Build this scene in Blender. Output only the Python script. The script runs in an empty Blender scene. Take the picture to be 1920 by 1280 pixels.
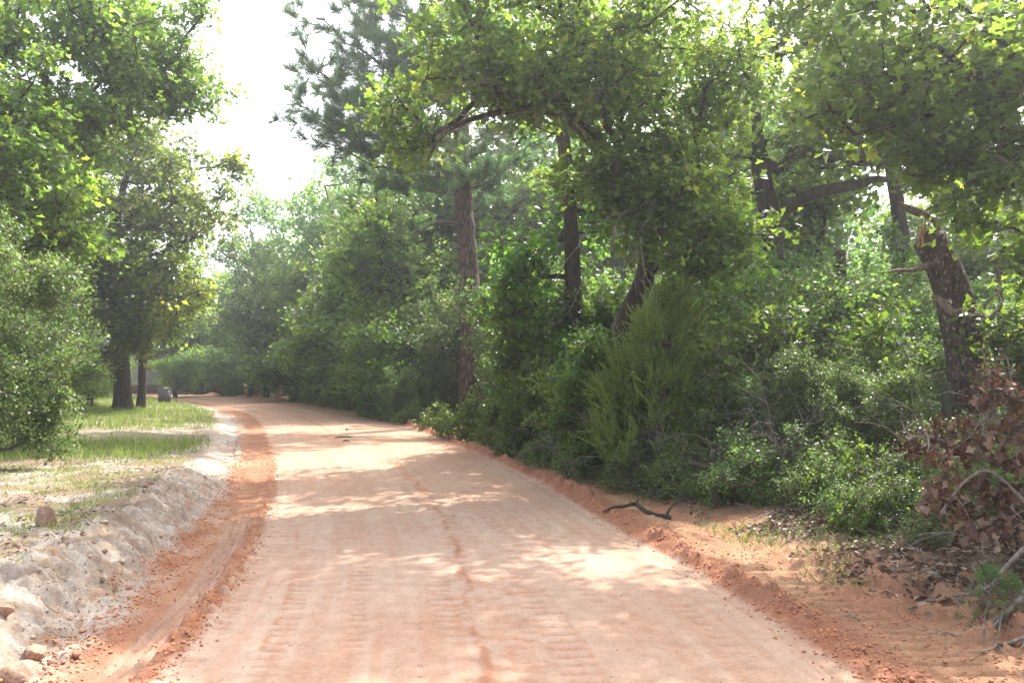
import bpy, math
import numpy as np
from math import radians, sin, cos, pi

# ------------------------------------------------------------------ camera, sky, sun, exposure
scn = bpy.context.scene
col = scn.collection
CAM_H, FPX, HOR = 1.7, 1600.0, 690.0
cam_data = bpy.data.cameras.new('camera')
cam_data.sensor_width = 36.0
cam_data.lens = 36.0 * FPX / 1920.0
cam_data.clip_start = 0.05
cam_data.clip_end = 2000.0
cam = bpy.data.objects.new('camera', cam_data)
cam.location = (0.0, 0.0, CAM_H)
cam.rotation_euler = (radians(90) + math.atan((HOR - 640.0) / FPX), 0, 0)
col.objects.link(cam)
scn.camera = cam

SUN_AZ, SUN_EL = radians(30), radians(51)          # azimuth measured to the right of the view direction
world = bpy.data.worlds.new('World')
scn.world = world
world.use_nodes = True
wn, wl = world.node_tree.nodes, world.node_tree.links
wn.clear()
sky = wn.new('ShaderNodeTexSky')
sky.sky_type = 'NISHITA'
sky.sun_disc = False
sky.sun_elevation = SUN_EL
sky.sun_rotation = SUN_AZ
sky.air_density = 1.0
sky.dust_density = 5.0
sky.ozone_density = 1.0
hs = wn.new('ShaderNodeHueSaturation')
hs.inputs['Saturation'].default_value = 0.45
bg = wn.new('ShaderNodeBackground')
bg.inputs['Strength'].default_value = 0.15
wo = wn.new('ShaderNodeOutputWorld')
wl.new(sky.outputs[0], hs.inputs['Color'])
wl.new(hs.outputs[0], bg.inputs['Color'])
wl.new(bg.outputs[0], wo.inputs['Surface'])

sun_data = bpy.data.lights.new('sun', 'SUN')
sun_data.energy = 2.7
sun_data.angle = radians(0.55)
sun_data.color = (1.0, 0.95, 0.86)
sun = bpy.data.objects.new('sun', sun_data)
from mathutils import Vector, Matrix
sdir = Vector((sin(SUN_AZ) * cos(SUN_EL), cos(SUN_AZ) * cos(SUN_EL), sin(SUN_EL)))
sun.rotation_euler = sdir.to_track_quat('Z', 'Y').to_euler()
sun.location = sdir * 60
col.objects.link(sun)

scn.view_settings.view_transform = 'Standard'
scn.view_settings.look = 'None'
scn.view_settings.exposure = 1.95
scn.view_settings.gamma = 1.0
scn.view_settings.use_curve_mapping = False
cy = scn.cycles
cy.max_bounces = 7
cy.diffuse_bounces = 3
cy.glossy_bounces = 2
cy.transmission_bounces = 4
cy.transparent_max_bounces = 4
cy.volume_bounces = 0
cy.caustics_reflective = False
cy.caustics_refractive = False
cy.sample_clamp_indirect = 6.0
cy.use_adaptive_sampling = True
cy.adaptive_threshold = 0.02
cy.use_denoising = True
try:
    cy.denoiser = 'OPENIMAGEDENOISE'
    cy.denoising_input_passes = 'RGB_ALBEDO_NORMAL'
    cy.denoising_prefilter = 'NONE'
except Exception:
    pass

RNG = np.random.default_rng(11)


def P(px, py, d):
    """a point of the place, from where it shows in the photograph and its distance"""
    return np.array([(px - 960.0) / FPX * d, d, CAM_H + (HOR - py) / FPX * d])


# ------------------------------------------------------------------ noise
def _hash(i, j, s):
    n = (i.astype(np.int64) * 374761393 + j.astype(np.int64) * 668265263 + s * 1442695041) & 0x7fffffff
    n = ((n ^ (n >> 13)) * 1274126177) & 0x7fffffff
    n = n ^ (n >> 16)
    return (n & 0xffff) / 65535.0


def vnoise(x, y, s=0):
    xi, yi = np.floor(x), np.floor(y)
    fx, fy = x - xi, y - yi
    fx = fx * fx * (3 - 2 * fx)
    fy = fy * fy * (3 - 2 * fy)
    a, b = _hash(xi, yi, s), _hash(xi + 1, yi, s)
    c, d = _hash(xi, yi + 1, s), _hash(xi + 1, yi + 1, s)
    return (a + (b - a) * fx) * (1 - fy) + (c + (d - c) * fx) * fy


def fbm(x, y, s=0, o=4, g=0.5):
    r, a, t = 0.0, 1.0, 0.0
    for k in range(o):
        r = r + a * vnoise(x * 2.03 ** k + 13.7 * k, y * 2.03 ** k - 7.1 * k, s + k)
        t += a
        a *= g
    return r / t


def sstep(a, b, x):
    t = np.clip((x - a) / (b - a), 0, 1)
    return t * t * (3 - 2 * t)


# ------------------------------------------------------------------ the course of the road
_cy = np.array([-30, -8, 0, 3, 4.6, 6.3, 7.5, 9.8, 12.1, 15.7, 20.3, 25, 32, 39.4, 46, 52, 58, 66, 80, 120, 200])
_cx = np.array([2.5, 0.9, 0.35, .15, .03, -.18, -.40, -.90, -1.37, -2.3, -3.7, -5.1, -7.6, -11.3, -15.2, -19.2, -24.5, -33, -50, -100, -200])
_yy = np.linspace(-30, 200, 2301)
_xx = np.interp(_yy, _cy, _cx)
_k = np.exp(-0.5 * (np.arange(-30, 31) / 11.0) ** 2)
_xs = np.convolve(np.pad(_xx, 30, 'edge'), _k / _k.sum(), 'valid')


def road_c(y):
    return np.interp(y, _yy, _xs)


def road_s(y):
    return np.interp(y, [0, 9, 15, 30, 50, 70, 200], [1.0, 0.96, 1.03, 1.10, 1.25, 1.5, 1.5])


def to_u(x, y):
    return (x - road_c(y)) / road_s(y)


def ground_z(x, y):
    """the broad shape of the ground (no fine relief)"""
    x = np.asarray(x, float)
    y = np.asarray(y, float)
    u = to_u(x, y)
    near = 1 - sstep(10.5, 14.5, y)
    left_h = 0.34 * near + 0.12 * (1 - near)
    l = sstep(2.66, 3.30, -u) * left_h + sstep(3.6, 12, -u) * 0.35 * sstep(10, 30, y)
    l = l + (fbm(x * .5, y * .5, 3, 3) - .5) * .16 * sstep(3.2, 4.5, -u)
    r = sstep(2.9, 5.2, u) * 0.42 + sstep(5.0, 14, u) * 0.35
    r = r + (fbm(x * .6, y * .6, 5, 3) - .5) * .22 * sstep(2.9, 4.2, u)
    return l + r - 0.02 * (np.clip(np.abs(u), 0, 1.95) / 1.95) ** 2


def gz(x, y):
    return float(ground_z(np.array([x]), np.array([y]))[0])


# ------------------------------------------------------------------ materials
def new_mat(name):
    m = bpy.data.materials.new(name)
    m.use_nodes = True
    nt = m.node_tree
    nt.nodes.clear()
    out = nt.nodes.new('ShaderNodeOutputMaterial')
    return m, nt.nodes, nt.links, out


def ramp(nodes, stops):
    r = nodes.new('ShaderNodeValToRGB')
    e = r.color_ramp.elements
    while len(e) < len(stops):
        e.new(0.5)
    for k, (p, c) in enumerate(stops):
        e[k].position = p
        e[k].color = (c[0], c[1], c[2], 1)
    return r


def leaf_mat(name, dark, mid, light, trans, tfac=0.42, rough=0.38, spec=0.5, vary=0.25):
    m, n, l, out = new_mat(name)
    at = n.new('ShaderNodeAttribute')
    at.attribute_name = 'tint'
    rp = ramp(n, [(0.0, dark), (0.55, mid), (0.93, light), (1.0, (light[0] * 1.35, light[1] * 1.12, light[2]))])
    oi = n.new('ShaderNodeObjectInfo')
    mr = n.new('ShaderNodeMapRange')
    mr.inputs['To Min'].default_value = 1 - vary
    mr.inputs['To Max'].default_value = 1 + vary
    hsv = n.new('ShaderNodeHueSaturation')
    mh = n.new('ShaderNodeMapRange')
    mh.inputs['To Min'].default_value = 0.485
    mh.inputs['To Max'].default_value = 0.512
    l.new(oi.outputs['Random'], mr.inputs['Value'])
    l.new(oi.outputs['Random'], mh.inputs['Value'])
    l.new(at.outputs['Fac'], rp.inputs['Fac'])
    l.new(rp.outputs['Color'], hsv.inputs['Color'])
    l.new(mr.outputs[0], hsv.inputs['Value'])
    l.new(mh.outputs[0], hsv.inputs['Hue'])
    b = n.new('ShaderNodeBsdfPrincipled')
    b.inputs['Roughness'].default_value = rough
    b.inputs['Specular IOR Level'].default_value = spec
    l.new(hsv.outputs[0], b.inputs['Base Color'])
    t = n.new('ShaderNodeBsdfTranslucent')
    mx = n.new('ShaderNodeMixRGB')
    mx.blend_type = 'MULTIPLY'
    mx.inputs['Fac'].default_value = 1.0
    mx.inputs['Color2'].default_value = (trans[0], trans[1], trans[2], 1)
    l.new(hsv.outputs[0], mx.inputs['Color1'])
    l.new(mx.outputs[0], t.inputs['Color'])
    ms = n.new('ShaderNodeMixShader')
    ms.inputs['Fac'].default_value = tfac
    l.new(b.outputs[0], ms.inputs[1])
    l.new(t.outputs[0], ms.inputs[2])
    l.new(ms.outputs[0], out.inputs['Surface'])
    return m


M = {}
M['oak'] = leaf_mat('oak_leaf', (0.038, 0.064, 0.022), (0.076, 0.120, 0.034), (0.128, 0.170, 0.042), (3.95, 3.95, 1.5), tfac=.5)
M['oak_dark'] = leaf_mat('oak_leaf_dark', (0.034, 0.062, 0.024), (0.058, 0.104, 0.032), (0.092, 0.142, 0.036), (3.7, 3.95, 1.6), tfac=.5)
M['yaupon'] = leaf_mat('yaupon_leaf', (0.058, 0.092, 0.038), (0.110, 0.168, 0.060), (0.185, 0.240, 0.090), (2.2, 2.5, 1.2), rough=.44, spec=.45)
M['weed'] = leaf_mat('weed_leaf', (0.05, 0.09, 0.02), (0.09, 0.16, 0.03), (0.15, 0.22, 0.035), (2.8, 2.6, 1.1))
M['needle'] = leaf_mat('pine_needle', (0.040, 0.080, 0.040), (0.070, 0.135, 0.060), (0.13, 0.20, 0.070), (2.8, 2.8, 1.8), tfac=.42)
M['cedar'] = leaf_mat('cedar_spray', (0.075, 0.120, 0.036), (0.150, 0.220, 0.056), (0.25, 0.32, 0.09), (2.6, 2.4, 1.2), tfac=.35)
M['grass'] = leaf_mat('grass_blade', (0.06, 0.10, 0.028), (0.11, 0.165, 0.042), (0.20, 0.24, 0.08), (2.2, 2.2, 1.2), tfac=.4, rough=.5)
M['dead_leaf'] = leaf_mat('brown_leaf', (0.045, 0.023, 0.015), (0.120, 0.060, 0.038), (0.27, 0.175, 0.125), (1.6, 1.2, 1.0), tfac=.22, rough=.45, spec=.5)
M['litter'] = leaf_mat('litter_leaf', (0.10, 0.055, 0.034), (0.22, 0.145, 0.10), (0.38, 0.29, 0.22), (1.0, 1.0, 1.0), tfac=.1, rough=.5)
M['litter_pale'] = leaf_mat('litter_leaf_pale', (0.15, 0.095, 0.06), (0.34, 0.25, 0.18), (0.48, 0.38, 0.29), (1.0, 1.0, 1.0), tfac=.1, rough=.6)


def bark_mat(name, dark, light, scale=(14, 14, 2.2), fleck=None, bump=0.6, plates=False):
    m, n, l, out = new_mat(name)
    tc = n.new('ShaderNodeTexCoord')
    mp = n.new('ShaderNodeMapping')
    mp.inputs['Scale'].default_value = scale
    l.new(tc.outputs['Object'], mp.inputs['Vector'])
    ns = n.new('ShaderNodeTexNoise')
    ns.inputs['Scale'].default_value = 1.0
    ns.inputs['Detail'].default_value = 6
    ns.inputs['Roughness'].default_value = .65
    l.new(mp.outputs[0], ns.inputs['Vector'])
    hfac = ns.outputs['Fac']
    if plates:
        vo = n.new('ShaderNodeTexVoronoi')
        vo.feature = 'DISTANCE_TO_EDGE'
        vo.inputs['Scale'].default_value = 1.0
        ad = n.new('ShaderNodeMixRGB')
        ad.inputs['Fac'].default_value = .18
        l.new(mp.outputs[0], ad.inputs['Color1'])
        l.new(ns.outputs['Color'], ad.inputs['Color2'])
        l.new(ad.outputs[0], vo.inputs['Vector'])
        mr = n.new('ShaderNodeMapRange')
        mr.inputs['From Max'].default_value = .22
        l.new(vo.outputs['Distance'], mr.inputs['Value'])
        mu = n.new('ShaderNodeMath')
        mu.operation = 'MULTIPLY'
        l.new(mr.outputs[0], mu.inputs[0])
        ad2 = n.new('ShaderNodeMath')
        ad2.operation = 'ADD'
        ad2.inputs[1].default_value = .25
        l.new(ns.outputs['Fac'], ad2.inputs[0])
        l.new(ad2.outputs[0], mu.inputs[1])
        hfac = mu.outputs[0]
        rp = ramp(n, [(0.05, dark), (0.45, light), (0.85, tuple(c * 1.35 for c in light))])
    else:
        rp = ramp(n, [(0.36, dark), (0.52, tuple((a + b) / 2 for a, b in zip(dark, light))), (0.68, light)])
    l.new(hfac, rp.inputs['Fac'])
    c = rp.outputs['Color']
    if fleck:
        n2 = n.new('ShaderNodeTexNoise')
        n2.inputs['Scale'].default_value = 34
        n2.inputs['Detail'].default_value = 3
        mp2 = n.new('ShaderNodeMapping')
        mp2.inputs['Scale'].default_value = (1, 1, .45)
        l.new(tc.outputs['Object'], mp2.inputs['Vector'])
        l.new(mp2.outputs[0], n2.inputs['Vector'])
        r2 = ramp(n, [(0.60, (0, 0, 0)), (0.66, (1, 1, 1))])
        l.new(n2.outputs['Fac'], r2.inputs['Fac'])
        mx = n.new('ShaderNodeMixRGB')
        mx.inputs['Color2'].default_value = (*fleck, 1)
        l.new(r2.outputs['Color'], mx.inputs['Fac'])
        l.new(c, mx.inputs['Color1'])
        c = mx.outputs[0]
    b = n.new('ShaderNodeBsdfPrincipled')
    b.inputs['Roughness'].default_value = .85
    b.inputs['Specular IOR Level'].default_value = .25
    l.new(c, b.inputs['Base Color'])
    bp = n.new('ShaderNodeBump')
    bp.inputs['Strength'].default_value = bump
    bp.inputs['Distance'].default_value = .03
    l.new(hfac, bp.inputs['Height'])
    l.new(bp.outputs[0], b.inputs['Normal'])
    l.new(b.outputs[0], out.inputs['Surface'])
    return m


M['oak_bark'] = bark_mat('oak_bark', (0.022, 0.017, 0.013), (0.088, 0.068, 0.055))
M['twig'] = bark_mat('twig_bark', (0.07, 0.055, 0.045), (0.21, 0.175, 0.145), (20, 20, 20), bump=.2)
M['pine_bark'] = bark_mat('pine_bark', (0.024, 0.017, 0.013), (0.100, 0.066, 0.048), (13, 13, 3.2), plates=True, bump=.8)
M['snag_bark'] = bark_mat('snag_bark', (0.024, 0.017, 0.014), (0.13, 0.092, 0.075), (26, 26, 3.5), fleck=(0.34, 0.29, 0.26), bump=.9)
M['bare_wood'] = bark_mat('bare_wood', (0.10, 0.07, 0.055), (0.32, 0.25, 0.21), (30, 30, 5), bump=.4)
M['splinter'] = bark_mat('splintered_wood', (0.16, 0.085, 0.05), (0.50, 0.32, 0.20), (40, 40, 5), bump=.5)
M['twig_grey'] = bark_mat('grey_twig', (0.13, 0.11, 0.095), (0.33, 0.29, 0.26), (24, 24, 8), bump=.3)


def plain(name, c, rough=.6, metal=0, noise=0.0, scale=30):
    m, n, l, out = new_mat(name)
    b = n.new('ShaderNodeBsdfPrincipled')
    b.inputs['Roughness'].default_value = rough
    b.inputs['Metallic'].default_value = metal
    b.inputs['Specular IOR Level'].default_value = .3
    if noise:
        ns = n.new('ShaderNodeTexNoise')
        ns.inputs['Scale'].default_value = scale
        ns.inputs['Detail'].default_value = 5
        rp = ramp(n, [(0.3, tuple(v * (1 - noise) for v in c)), (0.7, tuple(min(.85, v * (1 + noise)) for v in c))])
        l.new(ns.outputs['Fac'], rp.inputs['Fac'])
        l.new(rp.outputs[0], b.inputs['Base Color'])
        bp = n.new('ShaderNodeBump')
        bp.inputs['Strength'].default_value = .5
        bp.inputs['Distance'].default_value = .01
        l.new(ns.outputs['Fac'], bp.inputs['Height'])
        l.new(bp.outputs[0], b.inputs['Normal'])
    else:
        b.inputs['Base Color'].default_value = (*c, 1)
    l.new(b.outputs[0], out.inputs['Surface'])
    return m


M['clod'] = plain('clay_clod', (0.30, 0.155, 0.10), .9, noise=.35, scale=18)
M['grit'] = plain('sandy_grit', (0.42, 0.31, 0.235), .95, noise=.3, scale=40)
M['stone'] = plain('ironstone', (0.33, 0.21, 0.15), .9, noise=.4, scale=10)
M['crumb'] = plain('clay_crumb', (0.48, 0.22, 0.125), .95, noise=.15, scale=40)
M['siding'] = plain('white_siding', (0.80, 0.81, 0.82), .5, noise=.05, scale=2)
M['roofing'] = plain('grey_roofing', (0.25, 0.25, 0.26), .7, noise=.2, scale=6)
M['glass'] = plain('dark_glass', (0.03, 0.04, 0.05), .1)
M['greybox'] = plain('grey_painted_metal', (0.11, 0.11, 0.125), .6, noise=.08, scale=4)
M['brick'] = plain('brick_skirt', (0.25, 0.12, 0.08), .8, noise=.3, scale=12)
M['post'] = plain('weathered_post', (0.085, 0.09, 0.065), .7, noise=.35, scale=25)

# earth: albedo comes per vertex (kind of soil), grain and fine relief from noise
def soil_mat():
    m, n, l, out = new_mat('soil')
    at = n.new('ShaderNodeAttribute')
    at.attribute_name = 'soil'
    tc = n.new('ShaderNodeTexCoord')
    n1 = n.new('ShaderNodeTexNoise')
    n1.inputs['Scale'].default_value = 55
    n1.inputs['Detail'].default_value = 6
    n1.inputs['Roughness'].default_value = .7
    n2 = n.new('ShaderNodeTexNoise')
    n2.inputs['Scale'].default_value = 7
    n2.inputs['Detail'].default_value = 5
    l.new(tc.outputs['Object'], n1.inputs['Vector'])
    l.new(tc.outputs['Object'], n2.inputs['Vector'])
    r1 = ramp(n, [(0.3, (.80, .79, .78)), (0.7, (1.16, 1.17, 1.18))])
    r2 = ramp(n, [(0.3, (.90, .89, .88)), (0.7, (1.09, 1.10, 1.11))])
    l.new(n1.outputs['Fac'], r1.inputs['Fac'])
    l.new(n2.outputs['Fac'], r2.inputs['Fac'])
    m1 = n.new('ShaderNodeMixRGB'); m1.blend_type = 'MULTIPLY'; m1.inputs['Fac'].default_value = 1
    m2 = n.new('ShaderNodeMixRGB'); m2.blend_type = 'MULTIPLY'; m2.inputs['Fac'].default_value = 1
    l.new(at.outputs['Color'], m1.inputs['Color1'])
    l.new(r1.outputs[0], m1.inputs['Color2'])
    l.new(m1.outputs[0], m2.inputs['Color1'])
    l.new(r2.outputs[0], m2.inputs['Color2'])
    b = n.new('ShaderNodeBsdfPrincipled')
    b.inputs['Roughness'].default_value = .95
    b.inputs['Specular IOR Level'].default_value = .12
    l.new(m2.outputs[0], b.inputs['Base Color'])
    bp = n.new('ShaderNodeBump')
    bp.inputs['Distance'].default_value = .012
    rg = n.new('ShaderNodeAttribute')
    rg.attribute_name = 'rough'
    l.new(rg.outputs['Fac'], bp.inputs['Strength'])
    l.new(n1.outputs['Fac'], bp.inputs['Height'])
    l.new(bp.outputs[0], b.inputs['Normal'])
    l.new(b.outputs[0], out.inputs['Surface'])
    return m


M['soil'] = soil_mat()


# ------------------------------------------------------------------ mesh helpers
def mesh_np(name, verts, faces, k, mat=None, smooth=False, tint=None):
    """verts (n,3), faces (m,k) all of one size k"""
    me = bpy.data.meshes.new(name)
    verts = np.ascontiguousarray(verts, dtype=np.float32)
    faces = np.ascontiguousarray(faces, dtype=np.int32)
    me.vertices.add(len(verts))
    me.vertices.foreach_set('co', verts.ravel())
    me.loops.add(faces.size)
    me.loops.foreach_set('vertex_index', faces.ravel())
    me.polygons.add(len(faces))
    me.polygons.foreach_set('loop_start', np.arange(0, faces.size, k, dtype=np.int32))
    me.polygons.foreach_set('loop_total', np.full(len(faces), k, dtype=np.int32))
    if smooth:
        me.polygons.foreach_set('use_smooth', np.ones(len(faces), dtype=bool))
    if tint is not None:
        a = me.attributes.new('tint', 'FLOAT', 'POINT')
        a.data.foreach_set('value', np.ascontiguousarray(tint, dtype=np.float32))
    me.update(calc_edges=True)
    if mat:
        me.materials.append(mat)
    return me


def link(name, me, parent=None, loc=(0, 0, 0), rotz=0.0, scale=1.0):
    o = bpy.data.objects.new(name, me)
    o.location = loc
    o.rotation_euler = (0, 0, rotz)
    o.scale = (scale,) * 3
    if parent is not None:
        o.parent = parent
    col.objects.link(o)
    return o


def tag(o, label=None, cat=None, group=None, kind=None):
    if label: o['label'] = label
    if cat: o['category'] = cat
    if group: o['group'] = group
    if kind: o['kind'] = kind
    return o


def thing(name, label, cat, loc=(0, 0, 0), rotz=0.0, group=None, scale=1.0):
    o = link(name, None, None, loc, rotz, scale)
    return tag(o, label, cat, group)


def norm(v):
    return v / np.maximum(np.linalg.norm(v, axis=-1, keepdims=True), 1e-9)


# leaf outlines: (x across, y along, z lift), triangles
def _shape(kind):
    if kind == 'quad':
        v = [(0, 0, 0), (-.34, .52, .10), (0, 1, -.04), (.34, .52, .10)]
        f = [(0, 2, 1), (0, 3, 2)]
    elif kind == 'oval':
        v = [(0, 0, 0), (-.26, .3, .06), (-.24, .7, .06), (0, 1, 0), (.24, .7, .06), (.26, .3, .06)]
        f = [(0, 2, 1), (0, 3, 2), (0, 4, 3), (0, 5, 4)]
    elif kind == 'oak':   # post oak: cross-shaped lobes
        v = [(0, 0, 0), (-.20, .22, .05), (-.14, .42, .03), (-.42, .62, .12), (-.17, .78, .03), (0, 1.0, -.06),
             (.17, .78, .03), (.42, .62, .12), (.14, .42, .03), (.20, .22, .05)]
        f = [(0, 2, 1), (0, 8, 2), (0, 9, 8), (2, 4, 3), (2, 8, 4), (8, 6, 4), (8, 7, 6), (4, 6, 5)]
    elif kind == 'blade':
        v = [(-.5, 0, 0), (.5, 0, 0), (0, 1, 0)]
        f = [(0, 1, 2)]
    elif kind == 'bent':
        v = [(-.5, 0, 0), (.5, 0, 0), (-.36, .6, .0), (.36, .6, .0), (0, 1, -.16)]
        f = [(0, 1, 3), (0, 3, 2), (2, 3, 4)]
    elif kind == 'curl':
        v = [(0, 0, 0), (-.32, .3, .20), (-.25, .8, .26), (0, .5, -.02), (0, 1, .08), (.25, .8, .26), (.32, .3, .20)]
        f = [(0, 3, 1), (1, 3, 2), (3, 4, 2), (3, 5, 4), (3, 6, 5), (0, 6, 3)]
    return np.array(v, float), np.array(f, int)


def leaves_mesh(name, pos, nrm, dirn, size, shape, mat, tint, width=1.0):
    v, f = _shape(shape)
    n = len(pos)
    dirn = norm(dirn)
    nrm = norm(nrm - dirn * np.sum(nrm * dirn, 1, keepdims=True))
    side = np.cross(dirn, nrm)
    s = np.asarray(size)[:, None, None] * np.ones((n, 1, 1))
    w = np.asarray(width) * np.ones(n)
    V = (pos[:, None, :] + s * (v[None, :, 0:1] * w[:, None, None] * side[:, None, :] + v[None, :, 1:2] * dirn[:, None, :]
                                + v[None, :, 2:3] * nrm[:, None, :]))
    F = f[None] + (np.arange(n) * len(v))[:, None, None]
    return mesh_np(name, V.reshape(-1, 3), F.reshape(-1, 3), 3, mat, False, np.repeat(tint, len(v)))


def rand_unit(r, n):
    return norm(r.normal(size=(n, 3)))


def leaf_cloud(name, r, centers, K, Mn, tl, spread, size, shape, mat, up=.8, flat=.6, tint0=None, width=1.0):
    """leaves around K twiglets at each centre; returns mesh and twiglet segments"""
    n = len(centers)
    d = r.normal(size=(n, K, 3))
    d[..., 2] = d[..., 2] * flat + .12
    d = norm(d)
    L = tl * r.uniform(.5, 1.25, (n, K, 1))
    a = np.repeat(centers[:, None], K, 1)
    b = a + d * L
    t = r.uniform(.25, 1.08, (n, K, Mn, 1))
    pos = a[:, :, None] + d[:, :, None] * L[:, :, None] * t + r.normal(size=(n, K, Mn, 3)) * spread
    pos = pos.reshape(-1, 3)
    m = len(pos)
    nr = rand_unit(r, m)
    nr[:, 2] = np.abs(nr[:, 2]) + up
    dr = np.repeat(d.reshape(-1, 3), Mn, 0) * .8 + rand_unit(r, m) * .8
    dr[:, 2] -= .15
    ct = r.normal(size=(n, K)) * .10 + (r.normal(size=(n, 1)) * .12)
    ct = ct + (.45 if tint0 is None else tint0)
    ti = np.clip(np.repeat(ct.reshape(-1), Mn) + r.normal(size=m) * .20, 0, 1)
    sz = size * np.clip(r.normal(1, .32, m), .35, 1.8)
    me = leaves_mesh(name, pos, nr, dr, sz, shape, mat, ti, width)
    return me, (a.reshape(-1, 3), b.reshape(-1, 3))


def tubes(name, segs, sides=4, mat=None, rings_tint=None):
    """segs: (A,B,ra,rb) arrays -> separate frusta"""
    A, B, ra, rb = segs
    n = len(A)
    d = norm(B - A)
    h = np.where(np.abs(d[:, 2:3]) > .9, np.array([[1., 0, 0]]), np.array([[0, 0, 1.]]))
    s = norm(np.cross(d, h))
    t = np.cross(d, s)
    an = np.linspace(0, 2 * pi, sides, endpoint=False)
    ring = np.cos(an)[None, :, None] * s[:, None] + np.sin(an)[None, :, None] * t[:, None]
    V = np.concatenate([A[:, None] + ring * ra[:, None, None], B[:, None] + ring * rb[:, None, None]], 1)
    i = np.arange(sides)
    f = np.stack([i, (i + 1) % sides, (i + 1) % sides + sides, i + sides], 1)
    F = f[None] + (np.arange(n) * 2 * sides)[:, None, None]
    return mesh_np(name, V.reshape(-1, 3), F.reshape(-1, 4), 4, mat, True)


def limb_mesh(name, pts, radii, sides=12, mat=None, step=.12, furrow=0.0, wob=0.0, seed=0, cap=True, lump=.22):
    """one continuous tapered tube through pts, resampled, with optional bark relief"""
    pts = np.asarray(pts, float)
    radii = np.asarray(radii, float)
    seg = np.linalg.norm(np.diff(pts, axis=0), axis=1)
    s = np.concatenate([[0], np.cumsum(seg)])
    n = max(3, int(s[-1] / step) + 1)
    q = np.linspace(0, s[-1], n)
    k = np.exp(-.5 * (np.arange(-3, 4) / 1.6) ** 2)
    k /= k.sum()
    C = np.stack([np.interp(q, s, pts[:, j]) for j in range(3)], 1)
    if n > 8:
        Cs = np.stack([np.convolve(np.pad(C[:, j], 3, 'reflect', reflect_type='odd'), k, 'valid') for j in range(3)], 1)
        C = Cs
    R = np.interp(q, s, radii)
    if wob:
        r_ = np.random.default_rng(seed)
        w = r_.normal(size=(n, 3))
        w = np.stack([np.convolve(np.pad(w[:, j], 3, 'edge'), k, 'valid') for j in range(3)], 1)
        w[0] = w[-1] = 0
        C = C + w * wob
    T = norm(np.gradient(C, axis=0))
    U = np.zeros_like(C)
    ref = np.array([1., 0, 0]) if abs(T[0, 0]) < .9 else np.array([0, 1., 0])
    for i in range(n):
        ref = ref - T[i] * ref.dot(T[i])
        ref = ref / np.linalg.norm(ref)
        U[i] = ref
    W = np.cross(T, U)
    an = np.linspace(0, 2 * pi, sides, endpoint=False)
    rr = R[:, None] * np.ones((1, sides))
    if furrow:
        A = np.cos(an) * 3.2
        B = np.sin(an) * 3.2
        X = A[None] * 2.2 + 40 + 0 * q[:, None]
        Y = B[None] * 2.2 + q[:, None] * 1.3
        nz = fbm(X + seed, Y, seed, 3)
        nz2 = vnoise(A[None] * 5 + q[:, None] * 1.1 + seed + 9, B[None] * 5 + 3 + q[:, None] * .35, seed + 7)
        rr = rr * (1 + (nz - .5) * lump) + (nz2 - .5) * furrow
    V = C[:, None] + rr[..., None] * (np.cos(an)[None, :, None] * U[:, None] + np.sin(an)[None, :, None] * W[:, None])
    i = np.arange(sides)
    f = np.stack([i, (i + 1) % sides, (i + 1) % sides + sides, i + sides], 1)
    F = (f[None] + (np.arange(n - 1) * sides)[:, None, None]).reshape(-1, 4)
    V = V.reshape(-1, 3)
    if cap:   # close the tip with a small dome as degenerate-free quads to a tiny ring
        tip = C[-1] + T[-1] * R[-1] * .6
        tr = tip[None] + .15 * R[-1] * (np.cos(an)[:, None] * U[-1] + np.sin(an)[:, None] * W[-1])
        b = len(V)
        V = np.concatenate([V, tr])
        F = np.concatenate([F, f % sides + np.where(f < sides, (n - 1) * sides, b)])
    return mesh_np(name, V, F, 4, mat, True)


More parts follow.
